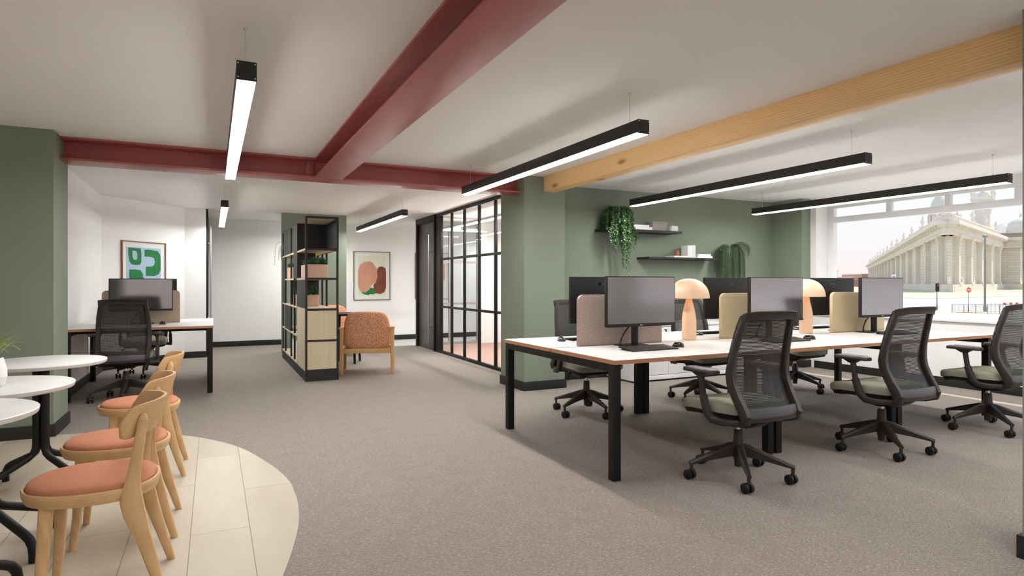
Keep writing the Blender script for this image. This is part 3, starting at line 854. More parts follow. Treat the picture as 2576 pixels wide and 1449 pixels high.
# ------------------------------------------------------------------ mesh-backed office chair
def office_chair(label, x, y, rz=0, base_rz=0, group=None):
    """local: the sitter faces +Y"""
    t = thing('office_chair', label, 'chair', (x, y, 0), rz, group)
    # five-star base
    hub = MB().lathe([(0.0, 0.07), (0.024, 0.07), (0.026, 0.10), (0.033, 0.13), (0.036, 0.20), (0.031, 0.225), (0.027, 0.29), (0.024, 0.295), (0.0, 0.295)], n=20, cap=False)
    for k in range(5):
        a = radians(90 + 72 * k) + base_rz; d = Vector((cos(a), sin(a), 0)); s_ = Vector((-sin(a), cos(a), 0))
        rings = []
        for r, zt, zb, hw in ((0.015, 0.215, 0.135, 0.026), (0.06, 0.205, 0.135, 0.024), (0.18, 0.163, 0.118, 0.019), (0.285, 0.125, 0.098, 0.014), (0.318, 0.113, 0.092, 0.0125)):
            c = d * r
            rings.append([tuple(c + s_ * (hw * 0.55) + Vector((0, 0, zt))), tuple(c + s_ * hw + Vector((0, 0, zt - 0.012))), tuple(c + s_ * hw * 0.8 + Vector((0, 0, zb))), tuple(c - s_ * hw * 0.8 + Vector((0, 0, zb))), tuple(c - s_ * hw + Vector((0, 0, zt - 0.012))), tuple(c - s_ * hw * 0.55 + Vector((0, 0, zt)))])
        hub.loft(rings)
        p = d * 0.306
        hub.tube([tuple(p + Vector((0, 0, 0.105))), tuple(p + Vector((0, 0, 0.055)))], 0.0105, 8)
    hub.build('base', 'plastic', t, ang=40)
    for k in range(5):
        a = radians(90 + 72 * k) + base_rz
        p = Vector((cos(a), sin(a), 0)) * 0.306
        ca = 0.12 * sin(2.1 * k) + 0.05
        dv = Vector((cos(ca), sin(ca), 0)); off = Vector((-dv.y, dv.x, 0)) * 0.012
        cb = MB()
        for s_ in (-1, 1):
            q0 = p + off + dv * (0.007 * s_) + Vector((0, 0, 0.0305)); q1 = p + off + dv * (0.029 * s_) + Vector((0, 0, 0.0305))
            cb.tube([tuple(q0), tuple(q0 + (q1 - q0) * 0.2), tuple(q0 + (q1 - q0) * 0.85), tuple(q1)], [0.026, 0.030, 0.029, 0.024], 20)
        cb.cyl(tuple(p + off + Vector((0, 0, 0.0305)) - dv * 0.02), tuple(p + off + Vector((0, 0, 0.0305)) + dv * 0.02), 0.008, 8)
        cb.build('caster', 'rubber', t)
    MB().cyl((0, 0, 0.29), (0, 0, 0.345), 0.0135, 16).build('gas_cylinder', 'chrome', t)
    # mechanism housing
    rings = []
    for yy, zt, zb, hw in ((-0.20, 0.405, 0.372, 0.07), (-0.13, 0.41, 0.335, 0.10), (-0.02, 0.415, 0.322, 0.105), (0.06, 0.42, 0.330, 0.10), (0.19, 0.425, 0.398, 0.085)):
        rings.append([(-hw, yy, zt), (hw, yy, zt), (hw * 0.95, yy, zb + 0.02), (hw * 0.7, yy, zb), (-hw * 0.7, yy, zb), (-hw * 0.95, yy, zb + 0.02)])
    mb = MB().loft(rings)
    mb.tube([(0.07, 0.03, 0.39), (0.20, 0.05, 0.385), (0.225, 0.05, 0.375), (0.228, 0.05, 0.345), (0.262, 0.052, 0.342)], [0.007, 0.006, 0.008, 0.008, 0.009], 8)
    mb.build('mechanism', 'plastic_d', t, bevel=0.004)
    # seat pan and cushion
    def outline(s_, n=9):
        pts = [(-0.205 * s_, -0.175), (-0.240 * s_, -0.05), (-0.250 * s_, 0.15), (-0.243 * s_, 0.225), (-0.20 * s_, 0.252), (0, 0.258), (0.20 * s_, 0.252), (0.243 * s_, 0.225), (0.250 * s_, 0.15), (0.240 * s_, -0.05), (0.205 * s_, -0.175), (0.14 * s_, -0.205), (0, -0.215), (-0.14 * s_, -0.205)]
        return pts
    def zf(yy): return 0.0 - max(0, yy - 0.10) ** 2 * 0.9 + (0.010 if yy < -0.18 else 0)
    rings = []
    for s_, z in ((0.70, 0.396), (0.93, 0.405), (0.985, 0.434)):
        rings.append([(px * s_, py * (0.5 + s_ / 2) - (0.01 if py > 0.2 else 0), z + zf(py)) for px, py in outline(1)])
    MB().loft(rings).build('seat_pan', 'plastic_d', t, ang=50)
    rings = []
    for s_, z in ((0.95, 0.428), (1.0, 0.433), (1.01, 0.466), (0.99, 0.483), (0.94, 0.491), (0.6, 0.492), (0.1, 0.490)):
        rings.append([(px * s_, py * s_, z + zf(py) * (1.0)) for px, py in outline(1)])
    MB().loft(rings).build('seat', 'sage', t, ang=60)
    # back: side view (y, z) and half widths
    prof = [(-0.250, 0.43, 0.228), (-0.232, 0.47, 0.230), (-0.192, 0.54, 0.236), (-0.160, 0.61, 0.240), (-0.150, 0.67, 0.240), (-0.163, 0.76, 0.236), (-0.186, 0.86, 0.228), (-0.210, 0.95, 0.218), (-0.230, 1.01, 0.206)]
    def bow(u, z): return -0.030 * (1 - u * u)        # the middle of the back bows backwards
    for sx in (-1, 1):
        path = [(sx * (hw - 0.02), yy, z) for yy, z, hw in prof] + [(sx * 0.180, -0.244, 1.016)]
        sizes = []
        for i in range(len(path)):
            z = path[i][2]
            d = 0.030 if z < 0.50 else (0.027 if z < 0.7 else 0.018)
            sizes.append((0.020 if z < 0.9 else 0.015, d if i < len(prof) else 0.008))
        MB().sweep(path, sizes, (1, 0, 0)).build('back_frame', 'plastic', t, ang=45)
    # top rail with its backward lip
    rings = []
    for k in range(15):
        u = -1 + 2 * k / 14
        X = u * 0.208; yb = -0.230 + bow(u, 1) * 0.8; e_ = 1 - 0.35 * abs(u) ** 6; dz = -0.010 * abs(u) ** 5
        rings.append([(X, yb + 0.014, 0.985 + dz), (X, yb + 0.012, 1.018 + dz), (X, yb - 0.006, 1.031 + dz), (X, yb - 0.036 * e_, 1.038 + dz), (X, yb - 0.040 * e_, 1.032 + dz), (X, yb - 0.018, 1.013 + dz), (X, yb - 0.012, 0.985 + dz)])
    MB().loft(rings).build('top_rail', 'plastic', t, ang=45)
    rings = []
    for k in range(15):
        u = -1 + 2 * k / 14
        X = u * 0.226; yb = -0.242 + bow(u, 0) * 1.2
        rings.append([(X, yb + 0.016, 0.425), (X, yb + 0.020, 0.468), (X, yb + 0.012, 0.482), (X, yb - 0.004, 0.480), (X, yb - 0.014, 0.446), (X, yb - 0.010, 0.425)])
    MB().loft(rings).build('lower_rail', 'lower_rail', t, ang=45)
    rings = []
    for yy, z, hw in [prof[1]] + prof[2:]:
        zz = z if z > 0.48 else 0.472
        rings.append([(u * (hw - 0.002), yy + bow(u, z) + 0.004 + 0.020 * abs(u) ** 3, zz) for u in [-1 + 2 * k / 12 for k in range(13)]])
    MB().loft(rings, cap=False, close=False).build('back_mesh', 'mesh', t, ang=60)
    # bracket joining back and mechanism
    mb = MB()
    for sx in (-1, 1):
        mb.sweep([(sx * 0.212, -0.262, 0.445), (sx * 0.208, -0.252, 0.405), (sx * 0.19, -0.19, 0.385), (sx * 0.07, -0.10, 0.375)], [(0.020, 0.020), (0.020, 0.024), (0.018, 0.018), (0.012, 0.016)], (0, 0, 1))
    rings = []
    for k in range(11):
        u = -1 + 2 * k / 10
        yb = -0.256 + bow(u, 0) * 1.0
        rings.append([(u * 0.215, yb + 0.018, 0.398), (u * 0.215, yb + 0.020, 0.428), (u * 0.215, yb - 0.006, 0.428), (u * 0.215, yb - 0.004, 0.405)])
    mb.loft(rings)
    mb.build('back_bracket', 'plastic', t, ang=45)
    for sx in (-1, 1):
        arm = MB().sweep([(sx * 0.20, -0.19, 0.392), (sx * 0.262, -0.13, 0.390), (sx * 0.276, -0.065, 0.395), (sx * 0.279, -0.025, 0.43), (sx * 0.278, 0.010, 0.53)], [(0.016, 0.017), (0.018, 0.018), (0.019, 0.020), (0.019, 0.022), (0.018, 0.021)], (1, 0, 0))
        arm.sweep([(sx * 0.278, 0.005, 0.50), (sx * 0.272, 0.032, 0.660)], (0.013, 0.016), (1, 0, 0))
        arm.loft([[(sx * 0.27 + a, 0.035 + b, 0.637) for a, b in ((-0.016, -0.02), (0.016, -0.02), (0.016, 0.02), (-0.016, 0.02))], [(sx * 0.27 + a, 0.035 + b, 0.667) for a, b in ((-0.032, -0.065), (0.032, -0.065), (0.032, 0.06), (-0.032, 0.06))]])
        arm.build('armrest', 'plastic', t, ang=45)
        pad = MB()
        rg = []
        for s_, z in ((0.96, 0.666), (1.0, 0.672), (1.0, 0.679), (0.93, 0.688), (0.8, 0.691)):
            rg.append([(sx * 0.27 + px * s_, 0.035 + py * (1 - (1 - s_) * 0.35), z + (0.0 if abs(py) < 0.1 else -0.004)) for px, py in rrect(-0.046, -0.125, 0.046, 0.125, 0.03, 4)])
        pad.loft(rg).build('arm_pad', 'arm_pad', t, ang=50)
    return t
M['lower_rail'] = base('lower_rail_lit_grey', srgb(80, 78, 81), 0.4)  # paler than the frame: light falling on the rail is in this colour
M['arm_pad'] = base('arm_pad', srgb(52, 45, 43), 0.42)
G_ = 'mesh office chairs around the long bench desk'
c0 = office_chair('nearest mesh-backed office chair with sage seat at the bench desk', 2.91, 2.76, 0, 0, G_)
dup(c0, 'mesh-backed office chair on the near side of the bench, next to the nearest one', (4.31, 2.76, 0), 0.0, G_)
dup(c0, 'mesh-backed office chair cut off by the edge of the picture', (5.71, 2.77, 0), 0.0, G_)
dup(c0, 'office chair on the far side, behind the pinkish divider', (3.10, 4.755, 0), pi, G_)
dup(c0, 'office chair on the far side, behind the first mushroom lamp', (4.49, 4.76, 0), pi, G_)
dup(c0, 'office chair on the far side, hidden by the second mushroom lamp', (5.86, 4.74, 0), pi, G_)
G_ = 'mesh office chairs at the short desk'
office_chair('mesh-backed office chair turned away from us at the short desk', -0.80, 7.35, 0, radians(34), G_)
dup(c0, 'office chair on the far side of the short desk', (-0.78, 9.15, 0), pi, G_)
# ------------------------------------------------------------------ cafe tables and chairs
def cafe_table(label, x, y):
    t = thing('cafe_table', label, 'table', (x, y, 0), 0, 'round white cafe tables')
    MB().lathe([(0.0, 0.718), (0.318, 0.718), (0.322, 0.721), (0.325, 0.737), (0.322, 0.740), (0.0, 0.740)], n=72, cap=False).build('tabletop', 'white_top', t, ang=50)
    MB().lathe([(0.0, 0.708), (0.11, 0.708), (0.11, 0.718), (0.0, 0.718)], n=24, cap=False).build('mounting_plate', 'black_metal', t, smooth=False)
    for k in range(4):
        a = radians(45 + 90 * k); d = Vector((cos(a), sin(a), 0))
        pth = []
        for r, z in ((0.027, 0.712), (0.027, 0.27), (0.030, 0.235), (0.045, 0.205), (0.075, 0.185), (0.25, 0.115), (0.28, 0.098), (0.300, 0.07), (0.305, 0.04), (0.305, 0.006)):
            pth.append((d.x * r, d.y * r, z))
        MB().tube(pth, 0.0185, 14).build('leg', 'black_metal', t, ang=60)
    return t
ct = cafe_table('round white cafe table farthest back, next to the green wall', -0.905, 4.42)
dup(ct, 'round white cafe table with the white flower pot', (-0.905, 3.455, 0))
dup(ct, 'round white cafe table nearest to us, cut off by the picture edge', (-0.905, 2.79, 0))

def cafe_chair(label, x, y, rz):
    """local: the sitter faces +Y"""
    t = thing('cafe_chair', label, 'chair', (x, y, 0), rz, 'bent oak cafe chairs with terracotta seats')
    def egg(s_, n=36):
        pts = []
        for k in range(n):
            a = 2 * pi * k / n
            wx = 0.205 - 0.012 * sin(a)
            c_, s2 = cos(a), sin(a)
            pts.append((wx * s_ * math.copysign(abs(c_) ** 0.86, c_), 0.222 * s_ * math.copysign(abs(s2) ** 0.86, s2)))
        return pts
    rg = [[(px, py, z) for px, py in egg(s_)] for s_, z in ((0.90, 0.395), (0.955, 0.398), (1.0, 0.425), (1.005, 0.438), (0.99, 0.444), (0.955, 0.444), (0.94, 0.436))]
    MB().loft(rg).build('seat_frame', 'oak_h', t, ang=55)
    rg = [[(px, py, z) for px, py in egg(s_)] for s_, z in ((0.93, 0.434), (0.945, 0.445), (0.935, 0.455), (0.88, 0.464), (0.70, 0.471), (0.4, 0.474), (0.05, 0.475))]
    MB().loft(rg).build('seat', 'terracotta', t, ang=60)
    for sx in (-1, 1):
        MB().sweep([(sx * 0.125, 0.125, 0.40), (sx * 0.135, 0.130, 0.28), (sx * 0.148, 0.137, 0.14), (sx * 0.168, 0.152, 0.0)], [(0.022, 0.021), (0.021, 0.020), (0.018, 0.017), (0.0135, 0.013)], (1, 0, 0)).build('leg', 'oak', t, ang=50)
        # rear leg runs up past the seat and carries the backrest
        MB().sweep([(sx * 0.198, -0.252, 0.0), (sx * 0.190, -0.212, 0.14), (sx * 0.182, -0.178, 0.26), (sx * 0.176, -0.150, 0.345), (sx * 0.176, -0.140, 0.395), (sx * 0.178, -0.142, 0.44), (sx * 0.178, -0.150, 0.50), (sx * 0.175, -0.165, 0.60), (sx * 0.168, -0.176, 0.68), (sx * 0.167, -0.178, 0.702), (sx * 0.167, -0.178, 0.712)],
                   [(0.0135, 0.013), (0.016, 0.019), (0.018, 0.025), (0.019, 0.035), (0.019, 0.036), (0.018, 0.028), (0.016, 0.021), (0.015, 0.018), (0.015, 0.017), (0.011, 0.012), (0.004, 0.005)], (1, 0, 0)).build('leg', 'oak', t, ang=50)
    # curved backrest
    rings = []
    N = 28
    for k in range(N + 1):
        u = -1 + 2 * k / N
        ang = u * 1.02
        X = 0.200 * sin(ang) / sin(1.02); Y = -0.222 + 0.115 * (1 - cos(ang)) / (1 - cos(1.02))
        nrm = Vector((sin(ang), -cos(ang), 0))
        e_ = max(0.0, (abs(u) - 0.80) / 0.20)
        h = 0.061 * math.sqrt(max(0.02, 1 - e_ ** 2.4)) if e_ > 0 else 0.061
        th_ = 0.0095 if e_ < 0.98 else 0.005
        zc = 0.690 - 0.012 * abs(u) ** 2
        pts = []
        for q, (a, b) in enumerate(((1, 0.80), (0.6, 1), (-0.6, 1), (-1, 0.80), (-1, -0.80), (-0.6, -1), (0.6, -1), (1, -0.80))):
            pts.append((X + nrm.x * th_ * a, Y + nrm.y * th_ * a + (-0.02 * (b * h) / 0.068), zc + h * b))
        rings.append(pts)
    MB().loft(rings).build('backrest', 'oak_h', t, ang=50)
    return t
cc = cafe_chair('nearest bent oak cafe chair with terracotta seat', -0.412, 2.825, pi / 2)
dup(cc, 'middle one of the three oak cafe chairs', (-0.412, 3.47, 0))
dup(cc, 'oak cafe chair farthest from us, at the back table', (-0.412, 4.475, 0))

# white faceted pot with lime grass
t = thing('flower_pot', 'white faceted flower pot with lime green leaves on the middle cafe table', 'potted plant', (-0.884, 3.405, 0.7405))
rg = []
for r, z in ((0.035, 0.0), (0.058, 0.012), (0.066, 0.045), (0.064, 0.075), (0.054, 0.115), (0.050, 0.128)):
    rg.append([(r * (1 + 0.035 * (k % 2)) * cos(2 * pi * k / 16 + z * 6), r * (1 + 0.035 * (k % 2)) * sin(2 * pi * k / 16 + z * 6), z) for k in range(16)])
MB().loft(rg).build('pot', 'ceramic', t, ang=20)
MB().lathe([(0.0, 0.1285), (0.044, 0.1285), (0.044, 0.130), (0.0, 0.1305)], n=18, cap=False).build('soil', 'soil', t)
def blade(mb, p, d, L, droop, w_, n=6, up=1.0, twist=0.0):
    """an arching flat leaf"""
    d = Vector(d).normalized(); s_ = Vector((-d.y, d.x, 0)); pts = []
    q = Vector(p); v = Vector((d.x * (1 - up), d.y * (1 - up), up)); v.normalize()
    L1 = []; L2 = []
    for k in range(n + 1):
        u = k / n; ww = w_ * (sin(pi * min(0.97, 0.12 + u * 0.88)) ** 0.7)
        L1.append(tuple(q + s_ * ww)); L2.append(tuple(q - s_ * ww))
        q = q + v * (L / n)
        v = (v + Vector((d.x * 0.5 * droop, d.y * 0.5 * droop, -droop)) / n).normalized()
    b = len(mb.v); vs = L1 + L2; m_ = n + 1
    mb.add(vs, [(i, i + 1, m_ + i + 1, m_ + i) for i in range(n)])
random.seed(4)
mb = MB()
for k in range(46):
    a = random.uniform(0, 2 * pi); r = random.uniform(0, 0.03)
    blade(mb, (r * cos(a), r * sin(a), 0.128), (cos(a), sin(a), 0), random.uniform(0.08, 0.19), random.uniform(0.5, 2.4), random.uniform(0.002, 0.0045), 7, random.uniform(0.55, 0.95))
mb.build('foliage', 'lime', t)

# ------------------------------------------------------------------ shelving divider
XL, XR = 1.0, 1.394
YS = [7.706, 8.51, 8.872, 9.27, 10.02, 10.42]
ZS = [0.12, 0.48, 0.86, 1.235, 1.595, 1.985]
t = thing('shelving_unit', 'tall open shelving divider with black frame and pale wood panels', 'shelving unit', (XL, YS[0], 0))
O = Vector(t.location)
p_ = 0.024
fr = MB(O)
for y in YS:
    for x in (XL, XR - p_): fr.box(x, y - (p_ if y == YS[-1] else 0), 0, x + p_, y + (0 if y == YS[-1] else p_), 2.008)
for z in ZS[:]:
    for x in (XL, XR - p_): pass
for y0, y1 in ((YS[0], YS[0] + p_), (YS[-1] - p_, YS[-1])):
    for z in ZS: fr.box(XL + p_, y0, z - 0.001, XR - p_, y1, z + 0.024)
for z in ZS:
    fr.box(XR - p_, YS[0] + p_, z, XR, YS[-1] - p_, z + 0.022)
fr.box(XL, YS[0] + p_, ZS[-1], XL + 0.004, YS[-1] - p_, ZS[-1] + 0.022)
fr.build('frame', 'charcoal_board', t, bevel=0.001)
MB(O).box(XL + 0.003, YS[0] + 0.004, 0, XR - 0.003, YS[-1] - 0.004, 0.118).build('plinth', 'charcoal_board', t, smooth=False)
for j, z in enumerate(ZS):
    for i in range(5):
        a, b = YS[i] + (p_ if True else 0), YS[i + 1] - (p_ if i == 4 else 0)
        if (i, j) in ((1, 3), (1, 5)): continue
        MB(O).box(XL + 0.002, a, z + 0.001, XR - p_, b, z + 0.023).build('shelf', 'pale_oak', t, smooth=False)
def panel(side, i, j0, j1, mat):
    z0, z1 = ZS[j0] + 0.024, ZS[j1]
    if side == 'L': MB(O).box(XL + 0.001, YS[i] + p_, z0, XL + 0.014, YS[i + 1] - (p_ if i == 4 else 0), z1).build('panel', mat, t, smooth=False)
    elif side == 'R': MB(O).box(XR - 0.016, YS[i] + p_, z0, XR - 0.004, YS[i + 1] - (p_ if i == 4 else 0), z1).build('panel', mat, t, smooth=False)
    elif side == 'N': MB(O).box(XL + p_, YS[i] + 0.006, z0, XR - p_, YS[i] + 0.018, z1).build('panel', mat, t, smooth=False)
    elif side == 'N2': MB(O).box(XL + p_, YS[i] + 0.006, z0, XL + 0.235, YS[i] + 0.018, z1).build('panel', mat, t, smooth=False)
panel('L', 0, 0, 2, 'pale_oak'); panel('N', 0, 0, 1, 'pale_oak'); panel('N', 0, 1, 2, 'pale_oak')
panel('L', 0, 2, 3, 'charcoal_board')
panel('N', 1, 4, 5, 'charcoal_board'); panel('R', 0, 4, 5, 'charcoal_board')
panel('N2', 1, 3, 4, 'charcoal_board')
panel('L', 1, 3, 5, 'charcoal_board')
panel('N', 2, 4, 5, 'charcoal_board')
panel('N', 3, 2, 3, 'charcoal_board')
panel('L', 3, 4, 5, 'charcoal_board'); panel('L', 3, 1, 2, 'charcoal_board'); panel('L', 4, 2, 4, 'charcoal_board')
panel('R', 2, 1, 2, 'charcoal_board'); panel('R', 1, 1, 2, 'charcoal_board')
panel('R', 4, 1, 2, 'charcoal_board'); panel('R', 3, 2, 3, 'charcoal_board')

def rosette(mb, c, R, n=26):
    ga = 2.39996
    for k in range(n):
        u = k / n; a = k * ga; el = 0.15 + 1.25 * (1 - u)
        L = R * (0.55 + 0.5 * u)
        d = Vector((cos(a) * cos(pi / 2 - el), sin(a) * cos(pi / 2 - el), sin(pi / 2 - el) * 1.0))
        d = Vector((cos(a) * sin(el) , sin(a) * sin(el), cos(el)))
        s_ = Vector((-sin(a), cos(a), 0)); w_ = R * 0.17
        p0 = Vector(c); p1 = p0 + d * L * 0.55; p2 = p0 + d * L + Vector((0, 0, L * 0.18))
        up = d.cross(s_) * (w_ * 0.35)
        mb.add([tuple(p0), tuple(p1 + s_ * w_ + up), tuple(p2), tuple(p1 - s_ * w_ + up), tuple(p1 - up * 1.2)], [(0, 1, 4), (0, 4, 3), (1, 2, 4), (4, 2, 3)])
def planter(label, x0, y0, x1, y1, z, h, seed):
    t = thing('planter_box', label, 'planter', ((x0 + x1) / 2, (y0 + y1) / 2, z), 0, 'clay planters in the shelving divider')
    W, D = (x1 - x0) / 2, (y1 - y0) / 2
    rg = []
    for s_, zz in ((0.004, 0.0), (0.0, 0.004), (0.0, h), (0.012, h), (0.014, h - 0.02)):
        rg.append([(px, py, zz) for px, py in rrect(-W + s_, -D + s_, W - s_, D - s_, 0.015, 3)])
    MB().loft(rg).build('box', 'clay', t, ang=40)
    MB().box(-W + 0.016, -D + 0.016, h - 0.03, W - 0.016, D - 0.016, h - 0.018).build('soil', 'soil', t, smooth=False)
    random.seed(seed); mb = MB()
    n = int((y1 - y0) / 0.045)
    for j in range(3):
        for i in range(n):
            cx = -W + 0.03 + j * (2 * W - 0.06) / 2 + random.uniform(-0.012, 0.012)
            cy = -D + 0.03 + i * (2 * D - 0.06) / max(1, n - 1) + random.uniform(-0.015, 0.015)
            R = random.uniform(0.035, 0.055); hh = random.uniform(0.0, 0.075) if j else random.uniform(0, 0.03)
            rosette(mb, (cx, cy, h - 0.01 + hh), R)
            if hh > 0.03: rosette(mb, (cx + random.uniform(-.02, .02), cy + random.uniform(-.02, .02), h + hh * 0.3), R * 0.9)
    mb.build('foliage', 'succ', t, smooth=False)
    return t
planter('clay planter of succulents in the nearest bay of the shelving divider, upper level', 1.03, 7.76, 1.275, 8.35, ZS[3] + 0.024, 0.165, 3)
planter('clay planter of succulents in the middle bays of the shelving divider, waist level', 1.035, 8.905, 1.29, 9.25, ZS[2] + 0.024, 0.15, 5)
planter('clay planter of succulents in the shelving divider, second bay at waist level', 1.035, 8.545, 1.29, 8.86, ZS[2] + 0.024, 0.15, 15)
planter('clay planter of succulents deep in the shelving divider, upper level', 1.03, 9.31, 1.27, 9.98, ZS[3] + 0.024, 0.165, 8)

def book(name, label, mat, x0, y0, z0, x1, y1, z1, group, cat='book', rz=0.0, spine='x', lean=0.0):
    c = ((x0 + x1) / 2, (y0 + y1) / 2, z0)
    t = thing(name, label, cat, c, rz, group)
    W, D, H = (x1 - x0) / 2, (y1 - y0) / 2, z1 - z0
    if H < 2 * W:      # lying flat
        ct_ = min(0.003, H * 0.2)
        MB().box(-W, -D, 0, W, D, ct_).box(-W, -D, H - ct_, W, D, H).box(-W, D - 0.003, ct_, W, D, H - ct_).build('cover', mat, t, bevel=0.0006)
        MB().box(-W + 0.004, -D + 0.003, ct_, W - 0.004, D - 0.003, H - ct_).build('pages', 'white_book', t, smooth=False)
    else:
        ct_ = min(0.003, W * 0.3)
        MB().box(-W, -D, 0, -W + ct_, D, H).box(W - ct_, -D, 0, W, D, H).box(-W + ct_, -D, 0, W - ct_, -D + 0.003, H).build('cover', mat, t, bevel=0.0006)
        MB().box(-W + ct_, -D + 0.003, 0.003, W - ct_, D - 0.004, H - 0.004).build('pages', 'white_book', t, smooth=False)
    if lean: t.rotation_euler = (0, lean, rz)
    return t
M['cream_book'] = mottled('cream_cover', srgb(214, 206, 188), 0.6, 20, 0.03)
y = 8.915
for k, h in enumerate((0.27, 0.31, 0.29, 0.33)):
    t = thing('book', ('shortest', 'second tallest', 'second shortest', 'tallest')[k] + ' cream book standing in the top of the shelving divider', 'book', (1.14, y + 0.012, ZS[4] + 0.024), 0, 'cream books in the top of the divider')
    MB().box(-0.10, -0.011, 0, 0.10, -0.009, h).box(-0.10, 0.009, 0, 0.10, 0.011, h).box(-0.10, -0.009, 0, -0.097, 0.009, h).build('cover', 'cream_book', t, smooth=False)
    MB().box(-0.097, -0.009, 0.003, 0.095, 0.009, h - 0.004).build('pages', 'white_book', t, smooth=False)
    y += 0.026
# storage boxes low in the divider
def bin_(label, mat, x0, y0, z0, x1, y1, z1, name='storage_box', group='boxes in the lower shelves of the divider'):
    t = thing(name, label, 'box', ((x0 + x1) / 2, (y0 + y1) / 2, z0), 0, group)
    W, D, H = (x1 - x0) / 2, (y1 - y0) / 2, z1 - z0
    MB().prism(rrect(-W + 0.003, -D + 0.003, W - 0.003, D - 0.003, 0.012, 3), 0, H * 0.8).build('body', mat, t, bevel=0.001)
    MB().prism(rrect(-W, -D, W, D, 0.012, 3), H * 0.8, H).build('lid', mat, t, bevel=0.002)
bin_('white box in the bottom shelf of the divider, farther bay', 'white_book', 1.06, 9.45, ZS[0] + 0.024, 1.32, 9.75, ZS[0] + 0.25)
bin_('white box in the bottom shelf of the divider, middle bay', 'white_book', 1.06, 8.93, ZS[0] + 0.024, 1.32, 9.2, ZS[0] + 0.26)
bin_('olive box in the divider beside the pale wood side panel', 'olive', 1.03, 8.57, ZS[1] + 0.024, 1.33, 8.83, ZS[1] + 0.27)
# trailing plant at the far top end
t = thing('potted_plant', 'thin trailing plant in a grey pot at the far top of the divider', 'potted plant', (1.10, 10.21, ZS[4] + 0.024))
rg = [[(a * s_, b * s_, z) for a, b in rrect(-0.07, -0.07, 0.07, 0.07, 0.012, 3)] for s_, z in ((0.75, 0.0), (0.78, 0.01), (1.0, 0.17), (0.93, 0.17), (0.9, 0.155))]
MB().loft(rg).build('pot', 'pot_grey', t, ang=35)
random.seed(9); mb = MB()
for k in range(15):
    a = pi + random.uniform(-1.3, 1.3); L = random.uniform(0.25, 0.62)
    p = Vector((0, 0, 0.16)); v = Vector((cos(a), sin(a), random.uniform(0.5, 1.3))).normalized(); pth = [tuple(p)]
    n = 9
    for j in range(n):
        p = p + v * L / n; v = (v + Vector((0.12 * cos(a * 3 + j), 0.12 * sin(j * 2.0 + k), -0.45))).normalized()
        if p.x < -0.12: v.x *= 0.6
        pth.append(tuple(p))
        if j > 1:
            for s_ in (0, 1):
                blade(mb, tuple(p), (cos(a + s_ * 2.2 - 1.1 + j), sin(a + s_ * 2.2 - 1.1 + j), 0), 0.045, 1.0, 0.0025, 3, 0.4)
    mb.tube(pth, 0.0022, 5)
mb.build('foliage', 'leaf', t)

# ------------------------------------------------------------------ armchairs and side table by the divider
def armchair(label, x, y, rz):
    """local: the sitter faces +Y"""
    t = thing('armchair', label, 'chair', (x, y, 0), rz, 'speckled terracotta armchairs with beech frames')
    h = 0.022
    for sx in (-1, 1):
        for py, zt in ((-0.27, 0.595), (0.27, 0.585)):
            MB().sweep([(sx * 0.325, py, 0.0), (sx * 0.325, py, zt)], (0.020, 0.024), (1, 0, 0)).build('leg', 'beech', t, ang=30)
        MB().sweep([(sx * 0.325, -0.295, 0.605), (sx * 0.325, 0.0, 0.600), (sx * 0.325, 0.30, 0.595)], (0.030, 0.013), (1, 0, 0)).build('armrest', 'beech', t, ang=30)
    rl = MB().box(-0.305, -0.285, 0.275, 0.305, -0.255, 0.335).box(-0.305, 0.255, 0.275, 0.305, 0.285, 0.325)
    for sx in (-1, 1): rl.box(sx * 0.325 - 0.014, -0.248, 0.28, sx * 0.325 + 0.014, 0.248, 0.33)
    rl.build('seat_rail', 'beech', t, bevel=0.003)
    sh = rrect(-0.285, -0.14, 0.285, 0.27, 0.07, 5)
    MB().loft([[(a * s_, b * s_, z) for a, b in sh] for s_, z in ((0.94, 0.335), (1.0, 0.36), (1.0, 0.42), (0.95, 0.45), (0.6, 0.46), (0.05, 0.462))]).build('seat', 'speckle', t, ang=70)
    rings = []
    def outl(s_):
        o_ = []
        for k in range(40):
            a = 2 * pi * k / 40; c_, q = cos(a), sin(a)
            X = 0.305 * math.copysign(abs(c_) ** 0.42, c_); Z = 0.256 * math.copysign(abs(q) ** 0.48, q)
            X *= 1 - 0.10 * (Z / 0.25) * (1 if Z > 0 else 0.5) * 1.0
            o_.append((X * s_, Z * s_))
        return o_
    for s_, yo in ((0.55, -0.056), (0.90, -0.052), (0.975, -0.036), (1.0, 0.0), (0.97, 0.034), (0.88, 0.048), (0.5, 0.052)):
        rings.append([(a, -0.205 - 0.10 * (b / 0.5) + yo - 0.05 * (1 - (a / 0.3) ** 2) + 0.02, 0.566 + b) for a, b in outl(s_)])
    MB().loft(rings).build('backrest', 'speckle', t, ang=70)
    return t
ar = armchair('terracotta armchair seen from behind beside the shelving divider', 1.885, 8.27, radians(-16))
dup(ar, 'terracotta armchair facing us, mostly hidden behind the shelving divider', (1.765, 10.35, 0), pi)
t = thing('side_table', 'round black table between the two terracotta armchairs', 'table', (1.80, 9.33, 0))
MB().lathe([(0.0, 0.715), (0.33, 0.715), (0.335, 0.72), (0.335, 0.742), (0.0, 0.742)], n=48, cap=False).build('tabletop', 'black_metal', t, ang=50)
for k in range(4):
    a = radians(20 + 90 * k)
    MB().sweep([(0.20 * cos(a), 0.20 * sin(a), 0.716), (0.235 * cos(a), 0.235 * sin(a), 0.0)], [(0.02, 0.02), (0.014, 0.014)], (cos(a), sin(a), 0.001)).build('leg', 'black_metal', t, ang=30)

